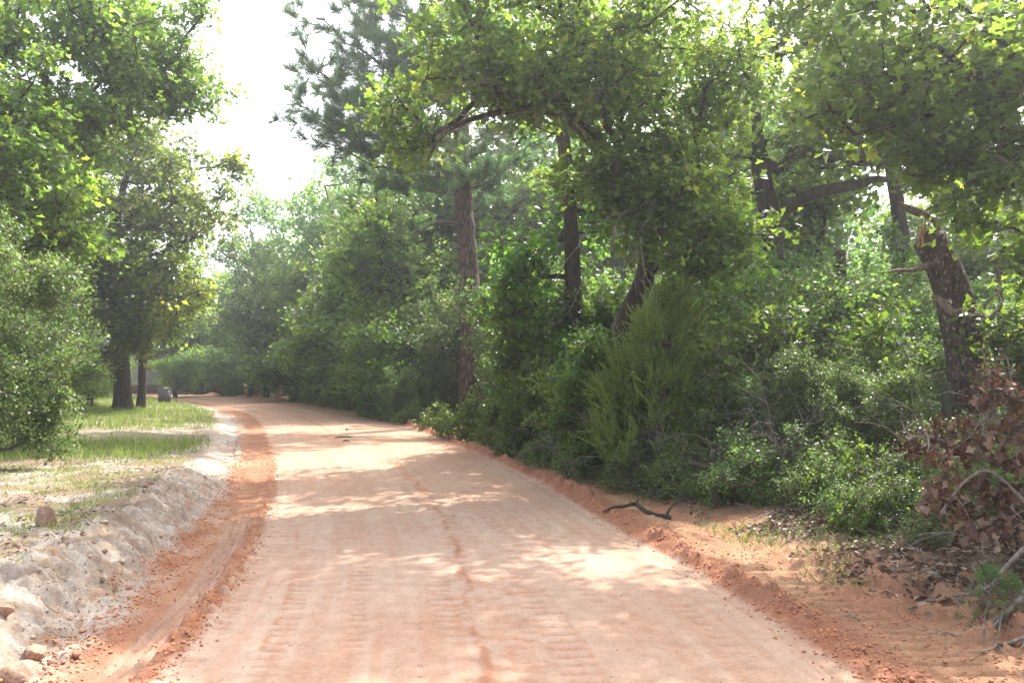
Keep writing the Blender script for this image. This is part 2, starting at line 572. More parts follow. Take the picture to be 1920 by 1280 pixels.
# ------------------------------------------------------------------ trees
def grow(r, trunk, trunk_r, att, step=.45, rise=.25):
    """skeleton: trunk polyline plus branches reaching every attractor. returns pos,parent,radius,is_trunk"""
    trunk = np.asarray(trunk, float)
    s = np.concatenate([[0], np.cumsum(np.linalg.norm(np.diff(trunk, axis=0), axis=1))])
    n = max(4, int(s[-1] / .35))
    q = np.linspace(0, s[-1], n)
    pos = [np.array([np.interp(a, s, trunk[:, j]) for j in range(3)]) for a in q]
    par = [-1] + list(range(n - 1))
    nt = n
    cap = n + len(att) * 30
    Pn = np.zeros((cap, 3))
    Pn[:n] = pos
    depth = np.zeros(cap)
    depth[:n] = q
    low = int(n * .28)
    d0 = np.min(np.linalg.norm(att[:, None] - Pn[None, low:n], axis=2), axis=1)
    cnt = n
    ends = []
    for k in np.argsort(d0):
        a = att[k]
        v = Pn[:cnt] - a
        dd = np.sqrt((v ** 2).sum(1))
        cost = dd + .10 * depth[:cnt] + np.where(Pn[:cnt, 2] > a[2] + .2, .8, 0)
        cost[:low] += 50
        j = int(np.argmin(cost))
        m = int(min(25, max(1, round(dd[j] / step))))
        p0 = Pn[j].copy()
        prev = j
        off = r.normal(size=3) * .10 * dd[j]
        for i in range(1, m + 1):
            t = i / m
            p = p0 + (a - p0) * t + off * sin(pi * t) + np.array([0, 0, -rise * dd[j] * .25 * sin(pi * t)])
            if i < m:
                p = p + r.normal(size=3) * .05
            Pn[cnt] = p
            depth[cnt] = depth[prev] + dd[j] / m
            par.append(prev)
            prev = cnt
            cnt += 1
        ends.append(prev)
    Pn = Pn[:cnt]
    par = np.array(par)
    load = np.zeros(cnt)
    load[ends] = 1
    for i in range(cnt - 1, 0, -1):
        load[par[i]] += load[i]
    load = np.maximum(load, 1)
    rad = .010 * load ** .47
    rad *= 1.0
    k = trunk_r / max(rad[1], 1e-6)
    if k > 1:
        rad = .010 * load ** (.47 + math.log(k) / math.log(max(load[1], 2)))
    else:
        rad = rad * max(k, .4)
    isT = np.zeros(cnt, bool)
    isT[:nt] = True
    # trunk flare at the foot
    rad[:nt] *= 1 + .5 * np.exp(-depth[:nt] / .35)
    return Pn, par, rad, isT


def tree_meshes(name, seed, trunk, trunk_r, att, K=5, Mn=8, tl=.45, spread=.11, size=.12, shape='quad', leaf='oak',
                bark='oak_bark', step=.45, up=.8, flat=.6, twig_min=0.0, twiglets=True, width=1.0, tint0=None, rise=.25):
    r = np.random.default_rng(seed)
    Pn, par, rad, isT = grow(r, trunk, trunk_r, att, step, rise)
    nt = int(isT.sum())
    tm = limb_mesh(name + '_trunk', Pn[:nt], rad[:nt], 12, M[bark], .25, furrow=.02, seed=seed)
    idx = np.arange(nt, len(Pn))
    pa = par[idx]
    # branch pieces taper from the parent's size capped at their own
    segs = (Pn[pa], Pn[idx] + (Pn[idx] - Pn[pa]) * .06, np.minimum(rad[pa], rad[idx] * 1.18), rad[idx])
    keep = rad[idx] > twig_min
    bm_ = tubes(name + '_branches', tuple(s[keep] for s in segs), 6 if trunk_r > .1 else 4, M[bark])
    lm, (ta, tb) = leaf_cloud(name + '_crown', r, att, K, Mn, tl, spread, size, shape, M[leaf], up, flat, tint0, width)
    tw = None
    if twiglets:
        tw = tubes(name + '_twigs', (ta, tb, np.full(len(ta), .007), np.full(len(ta), .003)), 3, M['twig'])
    return dict(trunk=tm, branches=bm_, crown=lm, twigs=tw)


def put_tree(ms, name, label, cat, loc, rotz=0.0, scale=1.0, group=None, sink=.05, crown='crown'):
    z = gz(loc[0], loc[1]) - sink if len(loc) == 2 else loc[2]
    t = thing(name, label, cat, (loc[0], loc[1], z), rotz, group, scale)
    link('trunk' if crown == 'crown' else 'stem', ms['trunk'], t)
    link('branches', ms['branches'], t)['kind'] = 'stuff'
    link(crown, ms['crown'], t)
    if ms['twigs']:
        link('twigs', ms['twigs'], t)['kind'] = 'stuff'
    return t


def blobs(r, bl):
    """attractors spread through ellipsoids: (centre, radii, count)"""
    out = []
    for c, rr, n in bl:
        u = rand_unit(r, n) * (r.uniform(0, 1, (n, 1)) ** (1 / 2.0))
        out.append(np.asarray(c) + u * np.asarray(rr))
    return np.concatenate(out)


# ================================================================== GROUND AND ROAD
def ground_grid():
    yn = [2.4]
    while yn[-1] < 62:
        yn.append(yn[-1] + max(.014, .0056 * yn[-1]))
    while yn[-1] < 190:
        yn.append(yn[-1] * 1.05)
    yb = -np.geomspace(1.0, 22.0, 16)[::-1] + 2.4
    Y = np.concatenate([yb, np.array([2.0, 2.2]), yn])
    Y = np.unique(np.round(Y, 4))
    core = np.arange(-3.9, 3.91, .0195)
    core = core - core[np.argmin(np.abs(core - 1.95))] + 1.95
    gr = [.0195]
    o = []
    a = core[-1]
    while a < 95:
        gr.append(gr[-1] * 1.075)
        a += gr[-1]
        o.append(a)
    o = np.array(o)
    U = np.concatenate([(-o + core[-1] + core[0])[::-1], core, o])
    return U, Y


def bars(u, y, uc, hw, y0, y1, pitch, seed, tilt=0.0):
    """impression of lug bars: 1 in the grooves"""
    m = sstep(hw + .02, hw - .02, np.abs(u - uc)) * sstep(y0, y0 + .5, y) * sstep(y1, y1 - .5, y)
    ph = (y + tilt * (u - uc) + .02 * np.sin(y * 3.1 + seed)) / pitch
    g = np.clip(np.sin(ph * 2 * pi) * 3.4 - 2.0, 0, 1)
    var = sstep(.30, .52, fbm(u * 3 + seed, y * 1.3, seed + 50, 2))
    return g * m * var


SURF = {}


def surf_z(x, y):
    """height of the finished ground surface"""
    U, Y, Z = SURF['U'], SURF['Y'], SURF['Z']
    u = to_u(x, y)
    i = np.clip(np.searchsorted(U, u) - 1, 0, len(U) - 2)
    j = np.clip(np.searchsorted(Y, y) - 1, 0, len(Y) - 2)
    a = np.clip((u - U[i]) / (U[i + 1] - U[i]), 0, 1)
    b = np.clip((y - Y[j]) / (Y[j + 1] - Y[j]), 0, 1)
    return (Z[j, i] * (1 - a) + Z[j, i + 1] * a) * (1 - b) + (Z[j + 1, i] * (1 - a) + Z[j + 1, i + 1] * a) * b


def build_ground():
    U, Y = ground_grid()
    u, y = np.meshgrid(U, Y)
    x = road_c(y) + u * road_s(y)
    z = ground_z(x, y)
    edge = (fbm(x * 2.2, y * 1.1, 21, 3) - .5)
    lump = fbm(x * 9, y * 9, 31, 4, .6)
    lump2 = fbm(x * 24, y * 24, 37, 3, .6)
    big = fbm(x * 1.4, y * .7, 41, 4)
    fine = fbm(x * 40, y * 40, 43, 2)
    near = np.clip(1.15 - y / 45, .25, 1)
    # --- windrows of loose red clay
    cl = -2.03 + edge * .12
    wl_ = np.exp(-((u - cl) / .105) ** 2) * (.35 + 1.0 * sstep(.3, .7, big)) * sstep(3, 4, y)
    wl_ *= 1 - .75 * sstep(8.5, 10, y)
    wl2 = np.exp(-((u + 2.66 + edge * .25) / .10) ** 2)
    cr = 2.13 + edge * .10
    wr = np.exp(-((u - cr) / .125) ** 2) * (.5 + .9 * sstep(.3, .7, big))
    wr2 = np.exp(-((u - 2.42 - edge * .2) / .2) ** 2) * sstep(13, 9, y) * sstep(7.5, 9, y)
    clumpy = np.clip(wl_ + wl2 * .6 + wr + wr2 * .5, 0, 1.4)
    z = z + (wl_ * .05 + wl2 * .022 + wr * .085 + wr2 * .035) * (.45 + 1.1 * lump)
    z = z + clumpy * (np.clip(lump - .47, 0, 1) * .16 + (lump2 - .5) * .06)
    # --- generic roughness outside the graded strip
    out_l = sstep(2.02, 2.25, -u)
    out_r = sstep(1.98, 2.2, u)
    z = z + (out_l + out_r) * ((lump - .5) * .022 + (lump2 - .5) * .018)
    bank = sstep(2.7, 2.85, -u) * sstep(3.9, 3.2, -u) * sstep(15, 11, y)
    rill = fbm(x * 1.6 + y * 1.0, (y - x) * 7, 61, 4, .6)
    rill2 = fbm((x + y) * 5, (y - x) * 19, 67, 3, .6)
    lumps_b = np.clip(fbm(x * 3.6, y * 3.6, 63, 4, .55) - .5, 0, 1)
    z = z + bank * ((rill - .5) * .10 + (rill2 - .5) * .055 + lumps_b * .15 + (lump - .5) * .10 + (lump2 - .5) * .055)
    z = z + sstep(3.4, 6, u) * (lump - .5) * .05 + sstep(3.4, 6, -u) * (lump - .5) * .03
    # crumbly face of the right-hand bank near the camera
    rb = sstep(2.75, 3.1, u) * sstep(4.6, 3.6, u) * sstep(9.5, 7, y)
    z = z + rb * (np.clip(fbm(x * 4, y * 4, 71, 4, .6) - .4, 0, 1) * .34 + (lump2 - .5) * .05)
    # --- wheel and lug marks
    g = np.zeros_like(z)
    marks = [(-.92, .075, 5.0, 7.8, .138, 1, .0), (.86, .055, 6.0, 8.1, .15, 2, 0.), (1.02, .05, 6.3, 7.6, .15, 12, 0.),
             (.13, .10, 4.2, 7.5, .15, 3, .15), (.42, .13, 4.0, 8.6, .145, 4, -.1), (-.30, .09, 5.2, 8.5, .14, 5, .1),
             (-1.42, .09, 4.4, 9.5, .13, 6, .05), (-1.72, .08, 7.5, 15, .19, 7, 0), (-.15, .1, 9.8, 13, .17, 8, .2),
             (.62, .07, 7.6, 10.5, .14, 9, -.3), (-1.15, .05, 7.2, 9.5, .13, 10, 0), (1.45, .06, 4, 7, .14, 11, 0),
             (-.55, .07, 4.2, 6.2, .14, 13, 0), (1.2, .06, 9, 13, .17, 14, 0)]
    for k in marks:
        g = np.maximum(g, bars(u, y, *k) * (1.0 if k[5] in (1, 2, 12) else .7))
    lane = np.maximum(bars(u, y, 2.62 + .04 * np.sin(y * .5), .20, 3.5, 9.8, .155, 21), bars(u, y, -2.30, .11, 9.0, 20, .19, 22))
    lane = np.maximum(lane, bars(u, y, -2.03, .10, 8.2, 22, .20, 23))
    lane = np.maximum(lane, .8 * bars(u, y, 2.60, .25, 9.5, 16, .19, 24))
    comb = bars(u, y, -1.93, .12, 4.8, 9.3, .12, 25)
    z = z - g * .018 * near - lane * .040 * near - comb * .03
    # four grooves left by a ribbed tyre beside the windrow
    rib = sstep(.15, .11, np.abs(u + 2.27 + .05 * np.sin(y * .7))) * sstep(3.6, 4.5, y) * sstep(10.5, 9.0, y)
    ribs = np.clip(np.sin((u + 2.27 + .05 * np.sin(y * .7)) / .075 * 2 * pi) * 1.8, -1, 1)
    z = z - rib * (.020 + .016 * ribs)
    # rucked red seam down the middle of the road and a second crumb line
    uc = np.interp(y, [2, 4.6, 6, 7, 8.3, 10, 12.5, 15, 19, 24], [-.15, -.15, -.14, -.07, .02, .12, .10, .18, .45, .8]) + .03 * np.sin(y * 4)
    uc = uc + (fbm(x * 0 + 5, y * 3.5, 87, 3) - .5) * .04
    seam = np.exp(-((u - uc) / .030) ** 2) * sstep(.42, .60, fbm(x * 8, y * 7, 81, 3)) * sstep(22, 14, y)
    uc2 = np.interp(y, [2, 4.6, 6, 7.6, 9.5], [-1.5, -1.52, -1.48, -1.52, -1.62])
    seam2 = np.exp(-((u - uc2) / .03) ** 2) * sstep(.4, .65, fbm(x * 6, y * 6, 83, 3)) * sstep(10, 8.5, y)
    spur = .6 * sstep(.4, .6, fbm(x * 12, y * 6, 89, 3)) * np.exp(-((u - (.12 + (y - 9.4) * .24)) / .05) ** 2) * sstep(9.2, 9.6, y) * sstep(11.8, 11.2, y)
    halo = np.clip(np.exp(-((u - uc) / .20) ** 2) + .8 * np.exp(-((u - uc - .38) / .16) ** 2) * sstep(9, 7, y), 0, 1) * sstep(.47, .64, fbm(x * 9, y * 11, 85, 4)) * sstep(26, 14, y)
    z = z + (seam * .013 + seam2 * .010 + spur * .01) * (.3 + lump2 * 1.5) + halo * (lump2 - .4) * .012
    lip = np.exp(-((u - 1.86 + edge * .05) / .018) ** 2) + .6 * np.exp(-((u - 1.80 + edge * .05) / .012) ** 2)
    z = z - lip * .008
    road_in = sstep(2.0, 1.9, np.abs(u))
    z = z + road_in * ((fbm(x * 1.1, y * 5, 91, 3) - .5) * .007 + (fbm(x * 11, y * 2, 93, 3) - .5) * .005)
    # ---------------------------------------------------------------- what the soil is made of
    road = np.array([.480, .322, .236])
    roadp = np.array([.510, .365, .280])
    rust = np.array([.41, .205, .125])
    red = np.array([.355, .170, .105])
    redd = np.array([.29, .095, .048])
    tan = np.array([.46, .275, .165])
    sand = np.array([.47, .410, .355])
    sandd = np.array([.36, .27, .20])
    duff = np.array([.21, .15, .105])
    turf = np.array([.235, .225, .125])

    def mix(c, d, f):
        return c * (1 - f[..., None]) + d * f[..., None]
    C = np.zeros(u.shape + (3,)) + road
    far = sstep(10, 22, y)
    C = mix(C, roadp, sstep(.42, .66, fbm(x * .8, y * .35, 101, 4)) * .75 * (1 - far * .4))
    C = mix(C, rust, sstep(.5, .75, fbm(x * 2.4, y * .7, 103, 4)) * .28)
    C = mix(C, np.array([.50, .29, .19]), far * .55)
    C = mix(C, roadp * 1.03, np.exp(-((u - .33 + .05 * np.sin(y)) / .09) ** 2) * sstep(8, 6, y) * .35)
    spk = sstep(.60, .74, fbm(x * 30, y * 14, 105, 3, .7))
    C = mix(C, rust, spk * .38 * road_in)
    C = mix(C, rust, np.clip(g * 1.0 + seam * .75 + seam2 * .7 + spur * .8 + halo * .6 + comb * .7, 0, 1))
    C = mix(C, redd, np.clip(seam * .5 * lump2, 0, 1))
    C = mix(C, rust, np.clip(lip, 0, 1) * .5)
    # far stretch: red wash in the wheel lines
    C = mix(C, rust, sstep(14, 24, y) * road_in * sstep(.45, .7, fbm(u * 2.2, y * .12, 107, 3)) * .6)
    st = fbm(u * 13, y * .22, 109, 3)
    C = mix(C, rust * 1.1, sstep(.55, .75, st) * road_in * .30)
    C = mix(C, roadp * 1.05, sstep(.45, .28, st) * road_in * .30)
    fl = sstep(1.93, 2.02, -u - edge * .12)
    fr = sstep(1.93, 2.02, u + edge * .06)
    C = mix(C, red, np.clip(fl, 0, 1))
    C = mix(C, tan, fl * sstep(.4, .7, fbm(x * 4, y * 2, 111, 4)) * .55)
    C = mix(C, np.array([.45, .33, .25]), fl * sstep(2.35, 2.6, -u) * sstep(.45, .6, fbm(x * 5, y * 3, 113, 4)) * .6)
    C = mix(C, roadp * .92, rib * .5)
    C = mix(C, red, fr)
    C = mix(C, tan, fr * sstep(2.3, 2.55, u + edge * .3) * (.55 + .45 * sstep(.35, .65, fbm(x * 2, y * 1.2, 115, 4))))
    C = mix(C, red * 1.1, fr * sstep(2.4, 2.7, u) * sstep(.5, .68, fbm(x * 1.5, y * .8, 117, 4)) * .7)
    C = mix(C, redd, np.clip(clumpy, 0, 1) * sstep(.5, .35, lump) * .7)
    C = mix(C, np.array([.33, .165, .10]), lane * .75)
    # sandy bank on the left
    sb = sstep(2.60, 2.74, -u - edge * .5)
    C = mix(C, sand, sb)
    C = mix(C, sandd, sb * sstep(.5, .7, fbm(x * 3, y * 3, 121, 5, .6)) * .75)
    C = mix(C, np.array([.40, .22, .14]), sb * sstep(.60, .74, fbm(x * 5, y * 5, 123, 4, .6)) * .75)
    C = mix(C, sandd * .75, sb * bank * sstep(.56, .40, rill2) * .5)
    C = mix(C, np.array([.27, .17, .115]), sb * sstep(.60, .70, fbm(x * 15, y * 15, 153, 3, .65)) * .6)
    C = mix(C, duff * 1.1, sstep(3.12, 3.22, -u + edge * .2) * sstep(3.5, 3.3, -u + edge * .2) * sstep(.4, .6, fbm(x * 5, y * 5, 155, 3)) * .6)
    # verge behind it: leaf mould, sand, thin turf
    vg = sstep(3.15, 3.5, -u + (fbm(x * 3, y * 3, 125, 3) - .5) * .7)
    grassy = sstep(.40, .58, fbm(x * .35, y * .22, 127, 4)) * sstep(9, 17, y)
    mold = mix(sand * .80 + 0 * C, duff * 1.15, sstep(.34, .58, fbm(x * 2.5, y * 2.5, 129, 5, .6)))
    mold = mix(mold, turf, np.clip(grassy + .15, 0, 1) * .8)
    C = mix(C, mold, vg)
    # forest floor on the right
    ff = sstep(2.9, 3.7, u + (fbm(x * 2, y * 2, 131, 4) - .5) * 1.3 + sstep(8.5, 6, y) * -.35)
    C = mix(C, mix(duff + 0 * C, tan * .8, sstep(.5, .7, fbm(x * 2.2, y * 2.2, 133, 4)) * .6), ff)
    gg = sstep(2.9, 3.1, u) * sstep(9, 12, y) * sstep(3.6, 3.2, u)
    C = mix(C, turf * .9, gg * .3)
    C *= .85 * (.93 + .14 * fine)[..., None]
    rough = .25 + .75 * np.clip(out_l + out_r, 0, 1)
    rough = rough * np.clip(1.2 - y / 30, .2, 1)
    R4 = np.concatenate([np.clip(C, 0.01, .8), np.ones(u.shape + (1,))], -1)
    V = np.stack([x, y, z], -1)
    SURF['U'], SURF['Y'], SURF['Z'] = U, Y, z
    parts = [('grass_verge', -1e9, -3.40), ('sand_bank', -3.40, -2.70), ('clay_shoulder', -2.70, -1.95), ('dirt_road', -1.95, 1.95),
             ('clay_shoulder', 1.95, 3.10), ('forest_floor', 3.10, 1e9)]
    for name, a, b in parts:
        i0 = int(np.argmin(np.abs(U - a))) if a > -1e8 else 0
        i1 = int(np.argmin(np.abs(U - b))) if b < 1e8 else len(U) - 1
        v = V[:, i0:i1 + 1]
        ny, nx = v.shape[:2]
        I = np.arange(ny * nx).reshape(ny, nx)
        F = np.stack([I[:-1, :-1], I[:-1, 1:], I[1:, 1:], I[1:, :-1]], -1).reshape(-1, 4)
        me = mesh_np(name, v.reshape(-1, 3), F, 4, M['soil'], True)
        at = me.color_attributes.new('soil', 'FLOAT_COLOR', 'POINT')
        at.data.foreach_set('color', R4[:, i0:i1 + 1].reshape(-1).astype(np.float32))
        ar = me.attributes.new('rough', 'FLOAT', 'POINT')
        ar.data.foreach_set('value', rough[:, i0:i1 + 1].reshape(-1).astype(np.float32))
        tag(link(name, me), kind='structure')


build_ground()


# ================================================================== TREES
R0 = np.random.default_rng(5)


def custom_tree(name, seed, label, base_px, trunk_px, trunk_r, bl, group=None, cat='tree', **kw):
    """base_px, trunk_px: (px, py, distance) along the trunk; bl: crown ellipsoids ((px,py,d), (rx,ry,rz), n)"""
    bx = P(*base_px)
    b = np.array([bx[0], bx[1], gz(bx[0], bx[1]) - .05])
    trunk = [np.zeros(3)] + [P(*t) - b for t in trunk_px]
    r = np.random.default_rng(seed)
    att = blobs(r, [(P(*c) - b, rr, n) for c, rr, n in bl])
    keep = att[:, 2] > .35
    ms = tree_meshes(name, seed, trunk, trunk_r, att[keep], **kw)
    crown = 'foliage' if cat != 'tree' else 'crown'
    return put_tree(ms, name, label, cat, tuple(b), group=group, crown=crown), ms


OAK_NEAR = dict(K=6, Mn=12, tl=.42, spread=.085, size=.125, shape='oak', leaf='oak')
OAK_MID = dict(K=6, Mn=11, tl=.50, spread=.11, size=.145, shape='quad', leaf='oak', width=1.3)

# ---- left side
custom_tree('oak_tree', 101, 'big leafy oak at the upper left reaching over the verge toward the sky gap',
            (-330, 800, 15), [(-300, 600, 15), (-200, 420, 15.5), (-90, 300, 16), (10, 250, 17), (150, 250, 18)], .24,
            [((40, 90, 17), (2.5, 2.6, 1.5), 95), ((230, 120, 18), (1.7, 1.8, 1.2), 80), ((335, 145, 18.5), (.85, 1.0, .8), 36), ((120, 220, 17), (1.6, 1.6, .9), 50),
             ((220, 10, 18), (1.5, 1.8, .75), 42), ((30, 340, 15.5), (1.2, 1.6, 1.7), 85), ((120, 420, 16.5), (.8, 1, 1.2), 35), ((-80, 180, 15), (2.2, 2.4, 2.2), 50),
             ((375, 10, 18), (.35, .7, .3), 5)], **OAK_NEAR)
custom_tree('oak_tree', 102, 'oak with a thick brown trunk standing at the far end of the grassy verge',
            (232, 742, 31), [(226, 660, 31), (216, 560, 31), (206, 500, 31), (215, 400, 31), (240, 300, 31)], .29,
            [((210, 370, 31), (3.2, 3.0, 2.4), 120), ((350, 370, 30.5), (2.0, 2.2, 2.1), 85), ((300, 540, 30.5), (1.6, 1.8, 1.2), 65), ((230, 270, 31), (2.4, 2, 1.0), 50),
             ((150, 500, 30.5), (2.2, 2.0, 1.8), 90), ((440, 300, 30.5), (.5, .8, .28), 7), ((230, 600, 30), (1.2, 1.2, .6), 16),
             ((90, 600, 31), (2, 2, 1.3), 30), ((255, 640, 30.3), (1.1, 1, .5), 18), ((180, 670, 30), (.9, .9, .5), 12)], **{**OAK_MID, 'tint0': .60})
custom_tree('oak_tree', 103, 'slimmer oak just right of the thick brown trunk beside the white building',
            (266, 740, 33), [(268, 660, 33), (264, 560, 33), (270, 450, 33)], .15,
            [((300, 560, 33), (1.9, 1.8, 1.5), 40), ((285, 460, 33), (2.2, 2, 1.5), 30), ((315, 625, 32.5), (.9, .9, .5), 12)], **OAK_MID)


def shrub(name, seed, label, center, rx, rz, n, cat='shrub', group=None, leaf='yaupon', size=.04, shape='quad', K=6, Mn=20,
          tl=.22, spread=.06, lean=(0, 0), width=1.25, z0=.15, up=.6, ry=None, blob=None, stem_r=.03, flat=.8):
    x, y = center
    z = gz(x, y) - .04
    r = np.random.default_rng(seed)
    ry = ry or rx
    bl = [((lean[0] * .5, lean[1] * .5, rz + z0), (rx, ry, rz), n)]
    if blob:
        bl += blob
    att = blobs(r, bl)
    att = att[att[:, 2] > z0]
    top = (lean[0] * .6, lean[1] * .6, rz * 1.5)
    ms = tree_meshes(name, seed, [np.zeros(3), (lean[0] * .2, lean[1] * .2, rz * .6), top], stem_r, att, K=K, Mn=Mn, tl=tl,
                     spread=spread, size=size, shape=shape, leaf=leaf, bark='twig', step=.28, up=up, width=width, rise=.1, flat=flat)
    return put_tree(ms, name, label, cat, (x, y), group=group, sink=.04, crown='foliage'), ms


def px_xy(px, d):
    return ((px - 960) / FPX * d, d)


# tall pale yaupon at the left edge of the frame
shrub('yaupon_bush', 201, 'tall pale green small-leaved bush filling the left edge beside the bare verge', px_xy(-60, 12.2), 1.62, 1.75, 270,
      Mn=22, size=.042, blob=[((.95, -.1, .8), (.55, .9, .75), 60), ((-.2, .2, 3.5), (.8, .8, .6), 40), ((1.0, .3, 2.6), (.5, .6, .3), 16)])
shrub('yaupon_bush', 202, 'pale small-leaved bush behind the leftmost bush and below the big oak', px_xy(40, 17), 1.5, 1.6, 150, Mn=22, size=.05,
      blob=[((1.2, 0, 1.6), (.7, .6, .5), 30)])

# ---- generic oaks, built once and copied
def oak_variant(seed, h, w, **kw):
    r = np.random.default_rng(seed)
    bl = []
    for k in range(9):
        a = r.uniform(0, 2 * pi)
        zz = r.uniform(.30, .92) * h
        rr = w * .5 * (1 - .35 * abs(zz / h - .55)) * r.uniform(.3, 1)
        bl.append(((cos(a) * rr, sin(a) * rr, zz), (w * .27, w * .27, h * .12), 24))
    bl.append(((0, 0, h * .55), (w * .42, w * .42, h * .34), 60))
    att = blobs(r, bl)
    tr = [np.zeros(3), (r.normal() * .1, r.normal() * .1, h * .25), (r.normal() * .3, r.normal() * .3, h * .5), (r.normal() * .5, r.normal() * .5, h * .8)]
    args = dict(K=6, Mn=9, tl=.58, spread=.13, size=.17, shape='quad', leaf='oak', width=1.4, twiglets=False, step=.6)
    args.update(kw)
    return tree_meshes('oak', seed, tr, .17, att, **args)


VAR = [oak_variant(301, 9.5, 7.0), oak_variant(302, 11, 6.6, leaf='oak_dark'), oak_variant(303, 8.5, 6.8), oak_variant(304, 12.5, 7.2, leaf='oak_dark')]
low = [oak_variant(305, 4.4, 4.2, size=.13), oak_variant(306, 3.6, 4.4, size=.12, leaf='oak_dark')]

# the wall of trees along the right of the far road (pixel column, distance, variant, height factor, label)
wall = [
    (352, 60, 2, .95, 'small pale tree where the far road bends out of sight'),
    (415, 63, 0, 1.0, 'rounded tree behind the bend under the bright sky gap'),
    (470, 50, 3, .83, 'tree carrying the bare dead limb above the road bend'),
    (548, 55, 3, 1.08, 'tall oak left of the tallest point of the far tree wall'),
    (640, 50, 3, 1.16, 'tallest oak of the far tree wall against the sky'),
    (575, 47, 0, .80, 'lower oak leaning over the far road edge'),
    (665, 41, 0, .92, 'dark oak in the middle of the roadside tree wall'),
    (735, 38, 1, 1.0, 'oak behind the yellow-green pine boughs'),
    (770, 33, 0, .85, 'oak just left of the tall pine trunk'),
    (820, 41, 3, 1.0, 'tall oak rising behind the pine trunk'),
]
for k, (px, d, v, s, lab) in enumerate(wall):
    x, y = px_xy(px, d)
    put_tree(VAR[v], 'oak_tree', lab, 'tree', (x, y), rotz=k * 1.9 + .4, scale=s)
# lower storey beneath that wall
und = [(380, 57, 0, .8), (440, 54, 1, .8), (500, 50.5, 0, .9), (560, 45, 1, .95), (620, 40, 0, .95), (670, 36, 1, 1.0), (725, 32, 0, .9),
       (745, 29.8, 1, .85), (825, 33.5, 0, .8), (975, 29.5, 0, .9), (700, 37, 1, 1.2), (600, 44, 1, 1.2)]
undl = ['low bush at the vanishing end of the road', 'low bushy oak by the road bend', 'low bushy oak second from the bend', 'low bushy oak third from the bend',
        'bushy young oak behind the tall roadside weeds', 'bushy young oak at the right of the roadside weeds', 'bushy young oak left of the leaf-littered bank',
        'bushy young oak directly left of the pine foot', 'dark young oak behind the pine foot', 'dark young oak right of the pine trunk',
        'shaded young oak in the second row behind the weeds', 'shaded young oak in the second row near the bend']
for k, (px, d, v, s) in enumerate(und):
    x, y = px_xy(px, d)
    put_tree(low[v], 'young_oak', undl[k], 'young tree', (x, y), rotz=k * 2.3, scale=s)

for k, (px, d, v, s, lab) in enumerate(((1050, 40, 3, 1.45, 'tall oak in the far second row filling the gap right of the pine'),
                                        (1430, 35, 1, 1.45, 'tall oak in the far second row above the arching limb'))):
    x, y = px_xy(px, d)
    put_tree(VAR[v], 'oak_tree', lab, 'tree', (x, y), rotz=k * 1.4, scale=s)

# woods behind: right-hand side in depth, and left-hand side
bgt = []
rr = np.random.default_rng(77)
for d0, step in ((36, 170), (50, 140), (66, 120)):
    px = (1160 if d0 < 30 else 900) + rr.uniform(0, 60)
    while px < 2150:
        bgt.append((px + rr.uniform(-30, 30), d0 + rr.uniform(-3, 3)))
        px += step
for k, (px, d) in enumerate(bgt):
    x, y = px_xy(px, d)
    put_tree(VAR[k % 4], 'oak_tree', 'oak deep in the wood behind the right-hand roadside trees', 'tree', (x, y), rotz=k * 1.3,
             scale=rr.uniform(.85, 1.15), group='oaks deep in the right-hand wood')
bgl = [(-40, 46, 0), (90, 44, 2), (20, 30, 2), (175, 52, 1), (-160, 36, 3), (-250, 50, 1), (-90, 24, 0), (-420, 26, 1), (150, 62, 0), (240, 66, 2)]
for k, (px, d, v) in enumerate(bgl):
    x, y = px_xy(px, d)
    put_tree(VAR[v], 'oak_tree', 'oak in the wood behind the left-hand trees', 'tree', (x, y), rotz=k * 2.1 + 1,
             scale=.9, group='oaks in the left-hand wood')
bls = [(110, 36, 0, 'low bush left of the thick brown trunk'), (170, 33.5, 1, 'dark low bush touching the thick brown trunk'),
       (40, 27, 0, 'low bush between the left edge bush and the grass'), (330, 50, 0, 'low bush right of the grey box'), (200, 44, 1, 'low bush behind the two left trunks')]
for k, (px, d, v, lab) in enumerate(bls):
    x, y = px_xy(px, d)
    put_tree(low[v], 'bush', lab, 'shrub', (x, y), rotz=k * 1.7, scale=.55 if k != 3 else .6, crown='foliage')

